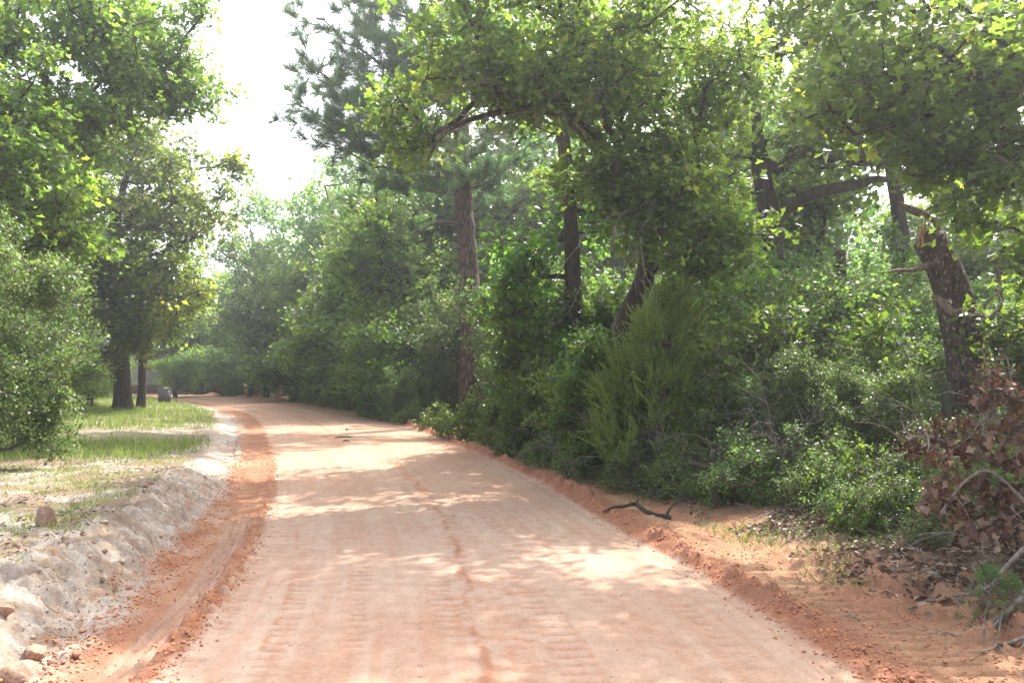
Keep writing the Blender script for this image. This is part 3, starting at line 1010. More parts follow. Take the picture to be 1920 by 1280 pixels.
# ---- the pines
def pine(name, seed, label, base, trunk_px, tr, boughs, tufts=11, nl=.25, light=None, extra=None):
    bx = P(*base)
    b = np.array([bx[0], bx[1], gz(bx[0], bx[1]) - .05])
    r = np.random.default_rng(seed)
    tp = [np.zeros(3)] + [P(*t) - b for t in trunk_px]
    t = thing(name, label, 'tree', tuple(b))
    link('trunk', limb_mesh('pine_trunk', tp, np.interp(np.linspace(0, 1, len(tp)), [0, .06, 1], [tr * 1.22, tr, tr * .45]), 26, M['pine_bark'], .09, furrow=.05, wob=.03, seed=seed), t)
    A, B, ra, rb = [], [], [], []
    ends = []
    for (s, e, nn) in boughs:
        s = P(*s) - b
        e = P(*e) - b
        L = np.linalg.norm(e - s)
        m = max(4, int(L / .35))
        pts = [s + (e - s) * i / m + np.array([0, 0, .10 * L * (-sin(pi * i / m) * .8)]) + r.normal(size=3) * .04 for i in range(m + 1)]
        for i in range(m):
            A.append(pts[i]); B.append(pts[i + 1])
            ra.append(.05 * (1 - i / m) ** .8 * min(1, L / 3) + .012); rb.append(.05 * (1 - (i + 1) / m) ** .8 * min(1, L / 3) + .012)
        d0 = norm(e - s)
        for k in range(int(nn * 2.6)):
            f = r.uniform(.22, 1.0)
            p = pts[min(m, int(f * m))]
            dd = norm(d0 * .7 + r.normal(size=3) * np.array([.9, .9, .35]))
            q = p + dd * r.uniform(.25, 1.15)
            A.append(p); B.append(q); ra.append(.014); rb.append(.008)
            for j in range(tufts // 3):
                d2 = norm(dd + r.normal(size=3) * .55 + np.array([0, 0, .35]))
                e2 = q + d2 * r.uniform(.10, .50)
                A.append(q); B.append(e2); ra.append(.008); rb.append(.006)
                ends.append((e2, d2))
    link('branches', tubes('pine_boughs', (np.array(A), np.array(B), np.array(ra), np.array(rb)), 5, M['twig']), t)
    E = np.array([e for e, _ in ends])
    D = np.array([d for _, d in ends])
    nN = 46
    a = r.uniform(0, 1, (len(E), nN, 1))
    pos = E[:, None] - D[:, None] * a * .30
    v = r.normal(size=(len(E), nN, 3))
    v = norm(v - D[:, None] * np.sum(v * D[:, None], -1, keepdims=True))
    dr = norm(D[:, None] * (.55 + .9 * (1 - a)) + v * .85)
    dr[..., 2] -= .05
    m = len(E) * nN
    ti = np.clip(np.repeat(r.normal(light or .4, .14, len(E)), nN) + r.normal(size=m) * .12, 0, 1)
    link('crown', leaves_mesh('pine_needles', pos.reshape(-1, 3), rand_unit(r, m), dr.reshape(-1, 3), nl * r.uniform(.75, 1.15, m), 'blade', M['needle'], ti,
                              width=.055), t)
    return t


B_ = []
for e, n in (((570, 110, 25), 16), ((555, 190, 26), 18), ((610, 265, 25.5), 12), ((580, 20, 25.5), 18), ((640, 200, 25), 16), ((690, 60, 26), 18), ((630, -10, 28), 16), ((600, 150, 27), 14), ((660, -60, 26), 16), ((720, 130, 25), 14),
             ((660, 130, 27.5), 10)):
    B_.append(((868, min(330, e[1] + 150), 26.8), e, n))
for e, n in (((740, 330, 26), 7), ((700, 300, 28), 7), ((990, 270, 26), 8), ((930, 60, 25), 10), ((1010, 120, 27), 9), ((820, 20, 25), 12), ((770, 120, 26), 10),
             ((880, 280, 25.8), 8), ((905, 330, 26), 4)):
    B_.append(((866, min(360, e[1] + 90), 26.8), e, n))
for e, n in (((700, -160, 26), 12), ((820, -260, 28), 14), ((950, -140, 26), 12), ((620, -90, 27), 12)):
    B_.append(((862, e[1] + 150, 26.8), e, n))
pine_t = pine('pine_tree', 401, 'tall pine with reddish plated bark beside the road, long-needled boughs against the sky',
              (886, 760, 26.8), [(884, 690, 26.8), (882, 600, 26.8), (878, 500, 26.8), (871, 400, 26.8), (865, 300, 26.8), (862, 100, 26.8), (864, -250, 26.8)], .39, B_, tufts=21)
# two dead snags of branch on the pine trunk
for pts, rad in (([(866, 418, 26.7), (830, 412, 26.4), (800, 422, 26), (772, 445, 25.7)], (.055, .045, .035, .015)),
                 ([(862, 350, 26.7), (842, 322, 26.4), (815, 315, 26), (800, 325, 25.8)], (.05, .04, .02, .01))):
    w = Vector(pine_t.location)
    link('dead_branch', limb_mesh('pine_stub', [P(*p) - np.array(w) for p in pts], rad, 8, M['twig'], .15), pine_t)
pine('pine_tree', 402, 'young pine with bright yellow-green needle tufts left of the tall pine', (715, 755, 33),
     [(716, 600, 33), (712, 500, 33), (705, 380, 33), (700, 300, 33)], .09,
     [((706, 420, 33), (640, 420, 32), 6), ((706, 470, 33), (665, 490, 31.8), 8), ((706, 400, 33), (760, 420, 32), 6), ((706, 480, 33), (745, 490, 31.5), 6),
      ((703, 360, 33), (660, 370, 32), 6), ((703, 350, 33), (750, 330, 32), 6), ((702, 330, 33), (690, 300, 32), 5), ((706, 520, 33), (630, 470, 32), 6)], tufts=12, light=.8)

# ---- right-hand roadside oaks
custom_tree('oak_tree', 111, 'dark upright oak trunk standing in deep shade right of the pine',
            (1085, 790, 17.5), [(1082, 700, 17.5), (1076, 560, 17.5), (1072, 440, 17.5), (1066, 330, 17.5), (1050, 200, 17.5)], .17,
            [((985, 500, 17.3), (.7, .9, 1.1), 18), ((1130, 400, 18.5), (1.5, 1.6, 1.4), 34), ((1000, 120, 18.5), (2.6, 2.0, 1.9), 75), ((975, 520, 18), (.5, .8, 1.1), 12),
             ((1180, 100, 19), (2, 2, 2), 55)],
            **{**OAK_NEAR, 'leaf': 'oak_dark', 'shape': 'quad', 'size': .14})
sun_oak, _ = custom_tree('oak_tree', 112, 'leaning oak whose sunlit yellow-green boughs spread over the middle of the picture',
            (1120, 800, 14.5), [(1135, 700, 14.5), (1160, 620, 14.4), (1195, 555, 14.3), (1225, 510, 14.2), (1215, 400, 14), (1140, 280, 13.8), (1060, 205, 13.6)], .175,
            [((1090, 170, 13.4), (1.5, 1.2, .55), 40), ((960, 150, 13.2), (1.5, 1.1, .45), 32), ((860, 100, 13.6), (1.1, 1, .45), 22), ((1220, 270, 13.2), (1.0, 1.0, .5), 22), ((1290, 350, 13.0), (.95, .8, .45), 20), ((1150, 330, 13.4), (.5, .6, .25), 9), ((1225, 430, 13.3), (.35, .3, .45), 12), ((1180, 390, 13.5), (.4, .3, .3), 9),
             ((1330, 450, 12.9), (.85, .8, .55), 20), ((1180, 40, 13.8), (2.1, 1.4, .7), 44), ((760, 200, 14), (.7, .8, .3), 9), ((800, 265, 14.2), (.9, .7, .2), 8),
             ((1090, 350, 13.8), (.6, .6, .3), 8), ((1300, 500, 12.8), (.4, .5, .25), 6), ((960, -60, 13.6), (2.4, 1.6, .8), 40), ((1330, 150, 14.2), (1.2, 1.2, .8), 30)],
            **{**OAK_NEAR, 'size': .12, 'Mn': 13, 'tl': .46, 'spread': .10})
w = np.array(sun_oak.location)
for pts, rad in (([(1060, 205, 13.6), (1010, 190, 13.5), (950, 205, 13.3), (880, 220, 13.2), (830, 245, 13.2), (800, 300, 13.3)], (.085, .075, .055, .04, .028, .012)),
                 ([(1010, 190, 13.5), (940, 165, 13.5), (880, 150, 13.5), (850, 120, 13.4), (780, 100, 13.2)], (.06, .055, .04, .025, .012))):
    link('limb', limb_mesh('oak_limb', [P(*p) - w for p in pts], rad, 10, M['oak_bark'], .12, wob=.02, seed=3), sun_oak)
# dead grey twigs hanging in the shade under the sunlit boughs
r = np.random.default_rng(9)
A, B, ra, rb = [], [], [], []


def dead_spray(r, start, d, L, rad, depth, A, B, ra, rb, droop=.25, split=(2, 4), fork=.7):
    p = np.array(start, float)
    d = norm(np.array(d, float))
    m = max(3, int(L / .09))
    for i in range(m):
        d = norm(d + r.normal(size=3) * .20 + np.array([0, 0, -droop * .12]))
        q = p + d * L / m
        A.append(p); B.append(q)
        ra.append(rad * (1 - .8 * i / m)); rb.append(rad * (1 - .8 * (i + 1) / m))
        if depth > 0 and r.uniform() < fork * (split[1] / m):
            e = norm(d + r.normal(size=3) * .75)
            dead_spray(r, q, e, L * r.uniform(.4, .65), rad * (1 - .8 * i / m) * .7, depth - 1, A, B, ra, rb, droop, split, fork)
        p = q


for k in range(6):
    s = P(1160 + r.uniform(-60, 80), 400 + r.uniform(-20, 70), 12.7 + r.uniform(-.3, .5)) - w
    dead_spray(r, s, (-.6 + r.normal() * .3, -.3, -.55), r.uniform(.9, 1.5), .010, 2, A, B, ra, rb, 1.0, (3, 6))
for k in range(9):
    s = P(880 + r.uniform(-90, 180), 150 + r.uniform(-30, 110), 12.6 + r.uniform(-.2, .4)) - w
    dead_spray(r, s, (-.9, -.2, r.normal() * .4), r.uniform(1.0, 1.9), .011, 2, A, B, ra, rb, .3, (3, 6))
link('dead_twigs', tubes('dead_twigs', (np.array(A), np.array(B), np.array(ra), np.array(rb)), 4, M['twig_grey']), sun_oak)

arch, _ = custom_tree('oak_tree', 113, 'oak with a thick dark limb arching to the right above the understory',
            (1440, 760, 17.5), [(1445, 600, 17.5), (1455, 500, 17.4), (1452, 430, 17.3), (1430, 330, 17.5), (1420, 200, 17.6)], .20,
            [((1430, 180, 17.5), (2.2, 2, 1.6), 36), ((1580, 250, 17), (1.5, 1.5, .8), 34), ((1360, 300, 18.5), (1.2, 1.2, .9), 14), ((1550, 20, 17.5), (2.4, 2, 1.0), 36),
             ((1650, 260, 16.8), (1.3, 1.2, .8), 30)], **{**OAK_NEAR, 'shape': 'quad', 'size': .13})
w = np.array(arch.location)
for pts, rad in (([(1448, 425, 17.3), (1462, 400, 17.2), (1500, 372, 17), (1550, 352, 16.9), (1610, 345, 16.8), (1650, 330, 16.7), (1700, 345, 16.6)], (.17, .15, .13, .115, .10, .07, .03)),):
    link('limb', limb_mesh('arching_limb', [P(*p) - w for p in pts], rad, 14, M['oak_bark'], .1, furrow=.02, wob=.015, seed=8), arch)
custom_tree('oak_tree', 114, 'thin dark oak trunk seen against the bright gap left of the broken trunk',
            (1715, 760, 20), [(1712, 600, 20), (1700, 480, 20), (1688, 400, 20), (1680, 330, 20), (1670, 200, 20)], .17,
            [((1700, 160, 20), (2.8, 2, 1.7), 75), ((1800, 330, 20.5), (1.4, 1.2, .9), 24), ((1600, 120, 20.5), (1.6, 1.6, 1.8), 34), ((1860, 60, 20), (2, 2, 2), 40)],
            **{**OAK_MID, 'leaf': 'oak'})
custom_tree('oak_tree', 115, 'slender crooked oak stem left of the short snag in the understory',
            (1522, 760, 19), [(1518, 620, 19), (1528, 540, 19), (1540, 470, 19), (1548, 400, 19), (1560, 300, 19)], .085,
            [((1540, 350, 19), (1.4, 1.3, .8), 26), ((1480, 440, 19), (1, 1, .7), 14)], **OAK_MID)
over, _ = custom_tree('oak_tree', 116, 'near oak overhanging the upper right corner with large shaded leaves',
            (2230, 900, 9.5), [(2240, 600, 9.5), (2200, 380, 9.5), (2120, 240, 9.4), (2000, 160, 9.3), (1900, 120, 9.2)], .2,
            [((1820, 130, 9.2), (1.15, 1.1, .75), 34), ((1650, 200, 9.4), (.75, .8, .4), 14), ((1900, 330, 9), (.62, .9, .8), 20), ((1960, 60, 9.2), (1.4, 1.5, 1.0), 26),
             ((1780, 300, 9.4), (.65, .7, .32), 16), ((1600, 20, 9.4), (1.3, 1.2, .5), 14), ((2150, 150, 9.4), (1.2, 1.6, 1.6), 30), ((1985, 500, 9.3), (.35, .5, .35), 9),
             ((1300, -190, 12.2), (1.6, 1.5, .9), 60), ((1600, -160, 11.5), (1.6, 1.5, .8), 42), ((1480, -420, 12.5), (2.0, 1.5, 1.0), 60), ((1130, -260, 13), (1.5, 1.3, .8), 52)],  # unseen clumps above the frame, added to cast shade on the near road
            **{**OAK_NEAR, 'tl': .36, 'spread': .085, 'size': .115})
# unseen oaks beside and behind the viewer, added to shade the near road
for k, (x, y, v, s) in enumerate(((8.5, 3.6, 0, .9), (7.2, -1.2, 2, .95), (13, 1, 3, 1.0))):
    put_tree(VAR[v], 'oak_tree', 'unseen oak added beyond the right edge of the frame to shade the dirt road', 'tree', (x, y), rotz=k * 1.1 + 2, scale=s,
             group='unseen oaks added beyond the right edge of the frame for shade')
# ---- dead standing wood
def on_ground(px, py):
    """where the line of sight through a photograph point meets the ground"""
    d = 3.0
    for _ in range(400):
        p = P(px, py, d)
        if p[2] <= gz(p[0], p[1]):
            break
        d *= 1.01
    return P(px, py, d)


snag = thing('broken_tree', 'broken-off dark tree trunk with pale splintered top and a twisted bare limb', 'dead tree', tuple(P(1822, 790, 11)[:2]) + (gz(*P(1822, 790, 11)[:2]) - .05,))
w = np.array(snag.location)
link('trunk', limb_mesh('snag_trunk', [P(1824, 800, 11) * [1, 1, 0] + [0, 0, w[2]] - w] + [P(*p) - w for p in ((1818, 715, 11), (1808, 640, 11), (1792, 560, 11), (1768, 490, 11), (1746, 446, 11))],
                        (.30, .250, .236, .222, .208, .195), 44, M['snag_bark'], .03, furrow=.05, wob=.0, seed=5, lump=.12), snag)
link('limb', limb_mesh('snag_limb', [P(*p) - w for p in ((1760, 492, 11), (1735, 500, 10.85), (1712, 508, 10.8), (1690, 506, 10.75), (1664, 510, 10.7))], (.06, .045, .028, .022, .012), 12, M['bare_wood'], .04, wob=.006, seed=2), snag)
link('limb', limb_mesh('snag_limb', [P(*p) - w for p in ((1752, 555, 10.8), (1772, 568, 10.75), (1790, 592, 10.7), (1803, 582, 10.65), (1824, 578, 10.65), (1846, 602, 10.6), (1866, 590, 10.6), (1881, 568, 10.6),
                                                       (1877, 530, 10.6), (1873, 498, 10.6))], (.035, .05, .045, .04, .045, .045, .034, .034, .030, .012), 14, M['bare_wood'], .035, furrow=.008, wob=.01, seed=6), snag)
link('limb', limb_mesh('snag_limb', [P(*p) - w for p in ((1842, 592, 10.6), (1848, 568, 10.55), (1862, 556, 10.5), (1878, 545, 10.5))], (.022, .018, .014, .008), 10, M['bare_wood'], .03, wob=.006, seed=7), snag)
link('limb', limb_mesh('snag_limb', [P(*p) - w for p in ((1690, 378, 10.9), (1712, 390, 10.9), (1738, 398, 10.9), (1756, 412, 10.95), (1768, 438, 11), (1772, 470, 11))], (.02, .03, .036, .04, .035, .02), 12, M['bare_wood'], .04, wob=.01, seed=9), snag)
rs = np.random.default_rng(31)
for k in range(9):
    px = 1724 + k * 4.6 + rs.uniform(-1, 1)
    h = [436, 424, 404, 392, 418, 432, 440, 444, 448][k]
    a = P(px, 462, 10.95 + rs.uniform(-.08, .08)) - w
    b = P(px + rs.uniform(-1, 3), h, 10.95 + rs.uniform(-.04, .04)) - w
    link('splinter', limb_mesh('splinter', [a, (a + b) / 2 + rs.normal(size=3) * .006, b], (.026, .016, .003), 6, M['splinter'] if k < 6 else M['snag_bark'], .06), snag)

s2 = thing('broken_tree', 'short dark snag with a reddish broken top in the middle of the understory', 'dead tree', tuple(P(1584, 700, 15)[:2]) + (gz(*P(1584, 700, 15)[:2]) - .05,))
w = np.array(s2.location)
link('trunk', limb_mesh('snag_trunk', [[0, 0, 0]] + [P(*p) - w for p in ((1586, 600, 15), (1580, 530, 15), (1577, 472, 15))], (.15, .11, .105, .095), 22, M['snag_bark'], .06, furrow=.03, wob=.02, seed=15), s2)
link('splinter', limb_mesh('splinter', [P(1577, 480, 15) - w, P(1575, 462, 15) - w], (.06, .02), 8, M['splinter'], .05), s2)

s3 = thing('dead_tree', 'bare grey dead fork poking above the far tree wall beside the sky gap', 'dead tree', tuple(P(482, 745, 55)[:2]) + (gz(*P(482, 745, 55)[:2]) - .05,))
w = np.array(s3.location)
link('trunk', limb_mesh('dead_trunk', [[0, 0, 0]] + [P(*p) - w for p in ((484, 600, 53), (480, 500, 52), (473, 470, 52), (473, 445, 52), (467, 428, 52))], (.3, .22, .17, .14, .11, .06), 12, M['twig_grey'], .3, wob=.05, seed=3), s3)
link('limb', limb_mesh('dead_limb', [P(*p) - w for p in ((480, 492, 52), (462, 478, 52), (444, 460, 52))], (.13, .10, .04), 10, M['twig_grey'], .3, wob=.04, seed=4), s3)

# round post in front of the broken trunk
pp = P(1773, 700, 10.1)
z0 = gz(pp[0], pp[1])
post = limb_mesh('post', [(0, 0, -.1), (0, 0, .8), (.004, 0, 1.50 - z0), (.004, 0, 1.53 - z0)], (.060, .058, .057, .045), 16, M['post'], .05, furrow=.004, seed=2)
tag(link('fence_post', post, None, (pp[0], pp[1], z0)), 'short weathered green post standing in front of the broken trunk', 'post')

# ---- understory bushes
shrub_ms = []
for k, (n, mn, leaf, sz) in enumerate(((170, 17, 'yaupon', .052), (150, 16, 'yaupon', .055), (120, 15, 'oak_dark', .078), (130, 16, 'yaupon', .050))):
    r = np.random.default_rng(500 + k)
    att = blobs(r, [((0, 0, 1.35), (1.15, 1.15, 1.2), n), ((.5, .2, 2.4), (.5, .5, .45), n // 7), ((-.6, .1, 2.1), (.45, .5, .4), n // 8), ((0, 0, .5), (1.3, 1.3, .4), n // 4)])
    sh = []
    for q in range(17):
        a = r.uniform(0, 2 * pi)
        b0 = np.array([cos(a) * .8, sin(a) * .8, r.uniform(1.2, 2.3)])
        dd = norm(np.array([cos(a) * r.uniform(.2, 1.0), sin(a) * r.uniform(.2, 1.0), r.uniform(.3, 1.1)]))
        for t_ in range(r.integers(2, 5)):
            sh.append(b0 + dd * (.15 + .24 * t_) + r.normal(size=3) * .04)
    att = np.concatenate([att[::1], np.array(sh)])
    att = att[att[:, 2] > .12]
    shrub_ms.append(tree_meshes('bush', 510 + k, [np.zeros(3), (.05, 0, .8), (.1, 0, 1.9)], .035, att, K=6, Mn=mn, tl=.24, spread=.06, size=sz, shape='quad', leaf=leaf,
                                bark='twig', step=.28, up=.6, width=1.25, rise=.1, flat=.8))
low_ms = []
for k, (leaf, sz, sh) in enumerate((('yaupon', .032, 'quad'), ('weed', .045, 'oval'), ('yaupon', .036, 'quad'))):
    r = np.random.default_rng(530 + k)
    att = blobs(r, [((0, 0, .20), (.80, .60, .22), 42), ((.2, .1, .48), (.25, .25, .2), 11), ((-.35, -.1, .42), (.2, .2, .22), 9), ((.5, 0, .35), (.15, .2, .2), 5), ((-.1, .1, .7), (.12, .12, .2), 4), ((-.65, .1, .3), (.2, .2, .15), 4)])
    att = att[att[:, 2] > .03]
    low_ms.append(tree_meshes('low_bush', 540 + k, [np.zeros(3), (.0, 0, .2), (.03, 0, .45)], .012, att, K=5, Mn=12, tl=.17, spread=.042, size=sz, shape=sh, leaf=leaf,
                              bark='twig', step=.16, up=.6, width=1.2, rise=.05, flat=.9))
bushes = [
    (1390, 15.5, 0, 1.22, 'glossy small-leaved bush right behind the feathery cedar'),
    (1480, 13.6, 3, 1.0, 'glossy bush below the arching limb'),
    (1575, 13.9, 1, .98, 'glossy bush in front of the short snag'),
    (1615, 12.9, 0, .85, 'tall glossy bush halfway between the short snag and the broken trunk'),
    (1678, 13.2, 3, .78, 'glossy bush just left of the round post'),
    (1875, 13.9, 1, 1.05, 'glossy bush directly behind the broken trunk'),
    (2030, 10.3, 3, .80, 'glossy bush at the right edge behind the brown dead leaves'),
    (1370, 13.4, 3, .62, 'low glossy bush hugging the right side of the cedar'),
    (1425, 11.9, 1, .52, 'knee-high glossy bush in front of the understory, third from the cedar'),
    (1545, 11.1, 0, .56, 'knee-high glossy bush below the short snag'),
    (1640, 10.1, 3, .50, 'knee-high glossy bush left of the post near the leaf litter'),
    (1290, 18.5, 2, 1.15, 'dark broad-leaved bush behind the cedar tip'),
    (1180, 17.6, 2, 1.05, 'dark broad-leaved bush under the leaning oak'),
    (1110, 17.0, 2, .95, 'deeply shaded bush at the foot of the leaning oak'),
    (1050, 18.6, 2, 1.2, 'deeply shaded bush left of the dark upright trunk'),
    (1010, 20.5, 2, .85, 'deeply shaded bush right of the pine foot'),
    (1125, 13.8, 2, .58, 'dark bush in front of the foot of the leaning oak'),
    (1160, 13.7, 2, .80, 'dark bush between the leaning oak and the cedar'),
    (985, 16.8, 2, .50, 'small shaded bush at the roadside before the dark trunk'),
    (955, 24.5, 2, .62, 'shaded bush touching the right side of the pine foot'),
    (768, 27.2, 1, .62, 'grey-green bush just left of the pine foot'),
    (745, 28.0, 0, .62, 'grey-green bush by the leaf-littered bank left of the pine'),
]
for k, (px, d, v, s, lab) in enumerate(bushes):
    put_tree(shrub_ms[v], 'bush', lab, 'shrub', px_xy(px, d), rotz=k * 2.4, scale=s, crown='foliage')
rr = np.random.default_rng(78)
k = 0
for d0, step in ((18.5, 190), (23, 120), (29, 90), (38, 75), (50, 62), (66, 55)):
    px = (1330 if d0 < 20 else 960 if d0 < 25 else 850) + rr.uniform(0, 60)
    while px < 2120:
        put_tree(shrub_ms[k % 4], 'bush', 'bush deep in the right-hand wood behind the roadside bushes', 'shrub', px_xy(px + rr.uniform(-20, 20), d0 + rr.uniform(-2, 2)),
                 rotz=k * 2.4, scale=rr.uniform(1.1, 1.5) * (1.25 if d0 > 35 else 1), crown='foliage', group='bushes deep in the right-hand wood')
        px += step
        k += 1
for k, (px, d) in enumerate(((350, 63), (395, 66), (430, 60), (470, 63), (515, 60), (560, 57), (600, 53), (640, 50), (320, 70), (370, 74), (430, 72), (500, 70), (660, 46))):
    put_tree(shrub_ms[k % 4], 'bush', 'bush closing the view behind the bend of the road', 'shrub', px_xy(px, d), rotz=k * 2.9, scale=1.2 + .3 * (k % 3), crown='foliage',
             group='bushes behind the road bend')
for k, (px, d) in enumerate(((-120, 20), (-20, 24), (-200, 30), (60, 32), (130, 40), (0, 40), (-120, 44), (70, 52), (-330, 24), (-500, 20))):
    put_tree(shrub_ms[k % 4], 'bush', 'bush in the wood behind the left edge bushes', 'shrub', px_xy(px, d), rotz=k * 2.1, scale=1.15, crown='foliage',
             group='bushes in the left-hand wood')
lows = [
    (885, 20.6, 1, 1.15, 'bright green broad-leaved weeds spilling over the bank below the pine'),
    (935, 18.7, 1, 1.05, 'yellow-green broad-leaved weeds right of the pine foot by the red bank'),
    (985, 16.6, 0, 1.0, 'small bush at the road edge before the shaded oak'),
    (1055, 14.9, 0, 1.05, 'wispy low bush at the road edge left of the cedar'),
    (1115, 13.2, 2, .9, 'wispy low bush at the foot of the cedar, left side'),
    (1190, 11.9, 0, .8, 'low bush in front of the cedar, nearest its middle'),
    (1260, 11.3, 2, .8, 'low bush in front of the cedar, right side'),
    (1330, 11.2, 0, 1.15, 'low grey-green bush at the road edge above the fallen stick'),
    (1400, 10.5, 2, 1.05, 'low grey-green bush above the bare sandy patch'),
    (1470, 10.2, 0, .9, 'low bush touching the leaf litter, second past the stick'),
    (1545, 9.5, 2, .95, 'low bush standing in the leaf litter left of the yellow weeds'),
    (1625, 8.9, 1, .72, 'yellow-green weeds in the leaf litter below the understory'),
    (1600, 8.1, 1, .42, 'small yellow-green weed clump with arching stems in the litter'),
    (1700, 8.6, 0, .9, 'low bush left of the brown dead leaves'),
    (1790, 8.4, 2, .95, 'low bush behind the brown dead leaves'),
    (1880, 7.7, 0, .95, 'low bush at the right edge under the brown dead leaves'),
    (1010, 15.2, 2, .6, 'tiny bush on the red bank before the dark trunk'),
    (1500, 9.5, 2, .55, 'small grey-green bush at the front of the understory by the sandy patch'),
    (1440, 9.9, 1, .45, 'small leafy weed tuft on the sandy patch right of the fallen stick'),
    (1580, 8.6, 0, .6, 'small bush on the litter, frontmost left of the yellow weeds'),
    (1665, 7.9, 2, .62, 'small bush on the litter, frontmost right of the yellow weeds'),
    (1735, 7.3, 0, .6, 'small bush where the litter meets the brown dead leaves'),
    (1370, 10.4, 1, .5, 'small leafy weed tuft on the red bank just behind the fallen stick'),
    (1290, 11.0, 0, .55, 'small bush on the bank behind the left end of the fallen stick'),
    (1690, 8.0, 1, .5, 'leafy weed tuft beside the brown dead leaves, left side'),
]
for k, (px, d, v, s, lab) in enumerate(lows):
    put_tree(low_ms[v], 'low_bush', lab, 'shrub', px_xy(px, d), rotz=k * 1.7, scale=s, crown='foliage', sink=.02)
weeds = [(598, 40.5), (625, 38), (650, 36), (672, 34.3), (700, 31.5), (722, 30), (748, 28), (560, 43), (776, 26.3), (820, 23.5), (440, 52), (375, 56)]
for k, (px, d) in enumerate(weeds):
    put_tree(low_ms[1], 'tall_weeds', ['clump of tall weeds', 'leafy roadside weeds', 'bright weed clump'][k % 3] + ' along the far right road edge, ' +
             ['below the tree wall', 'second from the bend side', 'in the middle of the row', 'fourth in the row', 'near the pine end', 'close to the littered bank', 'on the littered bank',
              'first past the bend', 'beside the bank left of the pine', 'left of the bright pine-foot weeds', 'at the bend itself', 'at the vanishing end of the road'][k],
             'weeds', px_xy(px, d), rotz=k * 1.3, scale=1.15 if k < 6 else .9, crown='foliage', sink=.02)

# saplings and bare twigs tangled through the bushes
sap = []
for k in range(3):
    r = np.random.default_rng(560 + k)
    att = blobs(r, [((.1, 0, 1.7), (.55, .5, .7), 20), ((-.2, .1, 1.0), (.5, .5, .35), 8)])
    sap.append(tree_meshes('sapling', 565 + k, [np.zeros(3), (.05, .02, 1.0), (.12, 0, 2.1)], .016, att, K=4, Mn=7, tl=.24, spread=.06, size=.105, shape='oak', leaf='oak',
                           bark='twig', step=.3, up=.6, rise=.05, flat=.7))
for k, (px, d, s_, lab) in enumerate(((1335, 12.0, .9, 'open oak sapling at the right flank of the cedar'), (1450, 12.3, 1.0, 'open oak sapling in the bushes below the arching limb'),
                                     (1545, 12.0, .85, 'open oak sapling just left of the short snag'), (1640, 11.6, .95, 'open oak sapling between the short snag and the post'),
                                     (1700, 10.0, .6, 'small oak sapling left of the post'), (1890, 10.4, 1.0, 'oak sapling right of the broken trunk'),
                                     (1390, 14.0, 1.25, 'taller oak sapling rising behind the cedar'), (1040, 14.6, .8, 'shaded oak sapling left of the cedar'),
                                     (995, 17.6, .75, 'shaded oak sapling at the road edge right of the pine'))):
    put_tree(sap[k % 3], 'oak_sapling', lab, 'young tree', px_xy(px, d), rotz=k * 2.0, scale=s_)
tw_ms = []
for k in range(3):
    r = np.random.default_rng(580 + k)
    A, B, ra, rb = [], [], [], []
    for q in range(7):
        dead_spray(r, (r.normal() * .12, r.normal() * .12, 0), (r.normal() * .5, r.normal() * .5, 1.2), r.uniform(1.0, 2.3), r.uniform(.007, .015), 2, A, B, ra, rb, .25, (3, 6))
    tw_ms.append(tubes('bare_shrub', (np.array(A), np.array(B), np.array(ra), np.array(rb)), 4, M['twig_grey']))
for k, (px, d) in enumerate(((1310, 12.2), (1370, 13.0), (1440, 11.6), (1500, 12.4), (1560, 11.2), (1610, 12.0), (1690, 10.8), (1860, 10.4), (1740, 9.4), (1080, 14.4), (990, 17.2), (1140, 13.2),
                              (1480, 10.6), (1840, 12.6))):
    x, y = px_xy(px, d)
    o = link('bare_shrub', tw_ms[k % 3], None, (x, y, gz(x, y) - .03), k * 2.2, .95 if d < 20 else 1.3)
    tag(o, 'leafless grey twiggy shrub tangled among the roadside bushes', 'dead shrub', 'leafless shrubs among the roadside bushes')

# ---- feathery young cedar
r = np.random.default_rng(601)
cx, cyy = px_xy(1238, 12.8)
cz = gz(cx, cyy) - .04
att = []
for k in range(330):
    f = r.uniform(0, 1) ** .9
    zz = .12 + f * 2.25
    R = 1.05 * (1 - f) ** .75 + .10
    a = r.uniform(0, 2 * pi)
    q = R * r.uniform(.25, 1) ** .6
    att.append((cos(a) * q + (.10 if zz > 1 else 0), sin(a) * q, zz))
for k in range(26):
    att.append((.13 + r.normal() * .09, r.normal() * .1, 1.9 + r.uniform(0, .6)))
for k in range(14):
    att.append((-.55 + r.normal() * .08, -.3 + r.normal() * .1, 1.05 + r.uniform(0, .55)))
for k in range(10):
    att.append((-.72 + r.normal() * .08, -.3 + r.normal() * .1, .8 + r.uniform(0, .4)))
for k in range(12):
    att.append((-.22 + r.normal() * .07, -.4 + r.normal() * .1, 1.75 + r.uniform(0, .35)))
att = np.array(att)


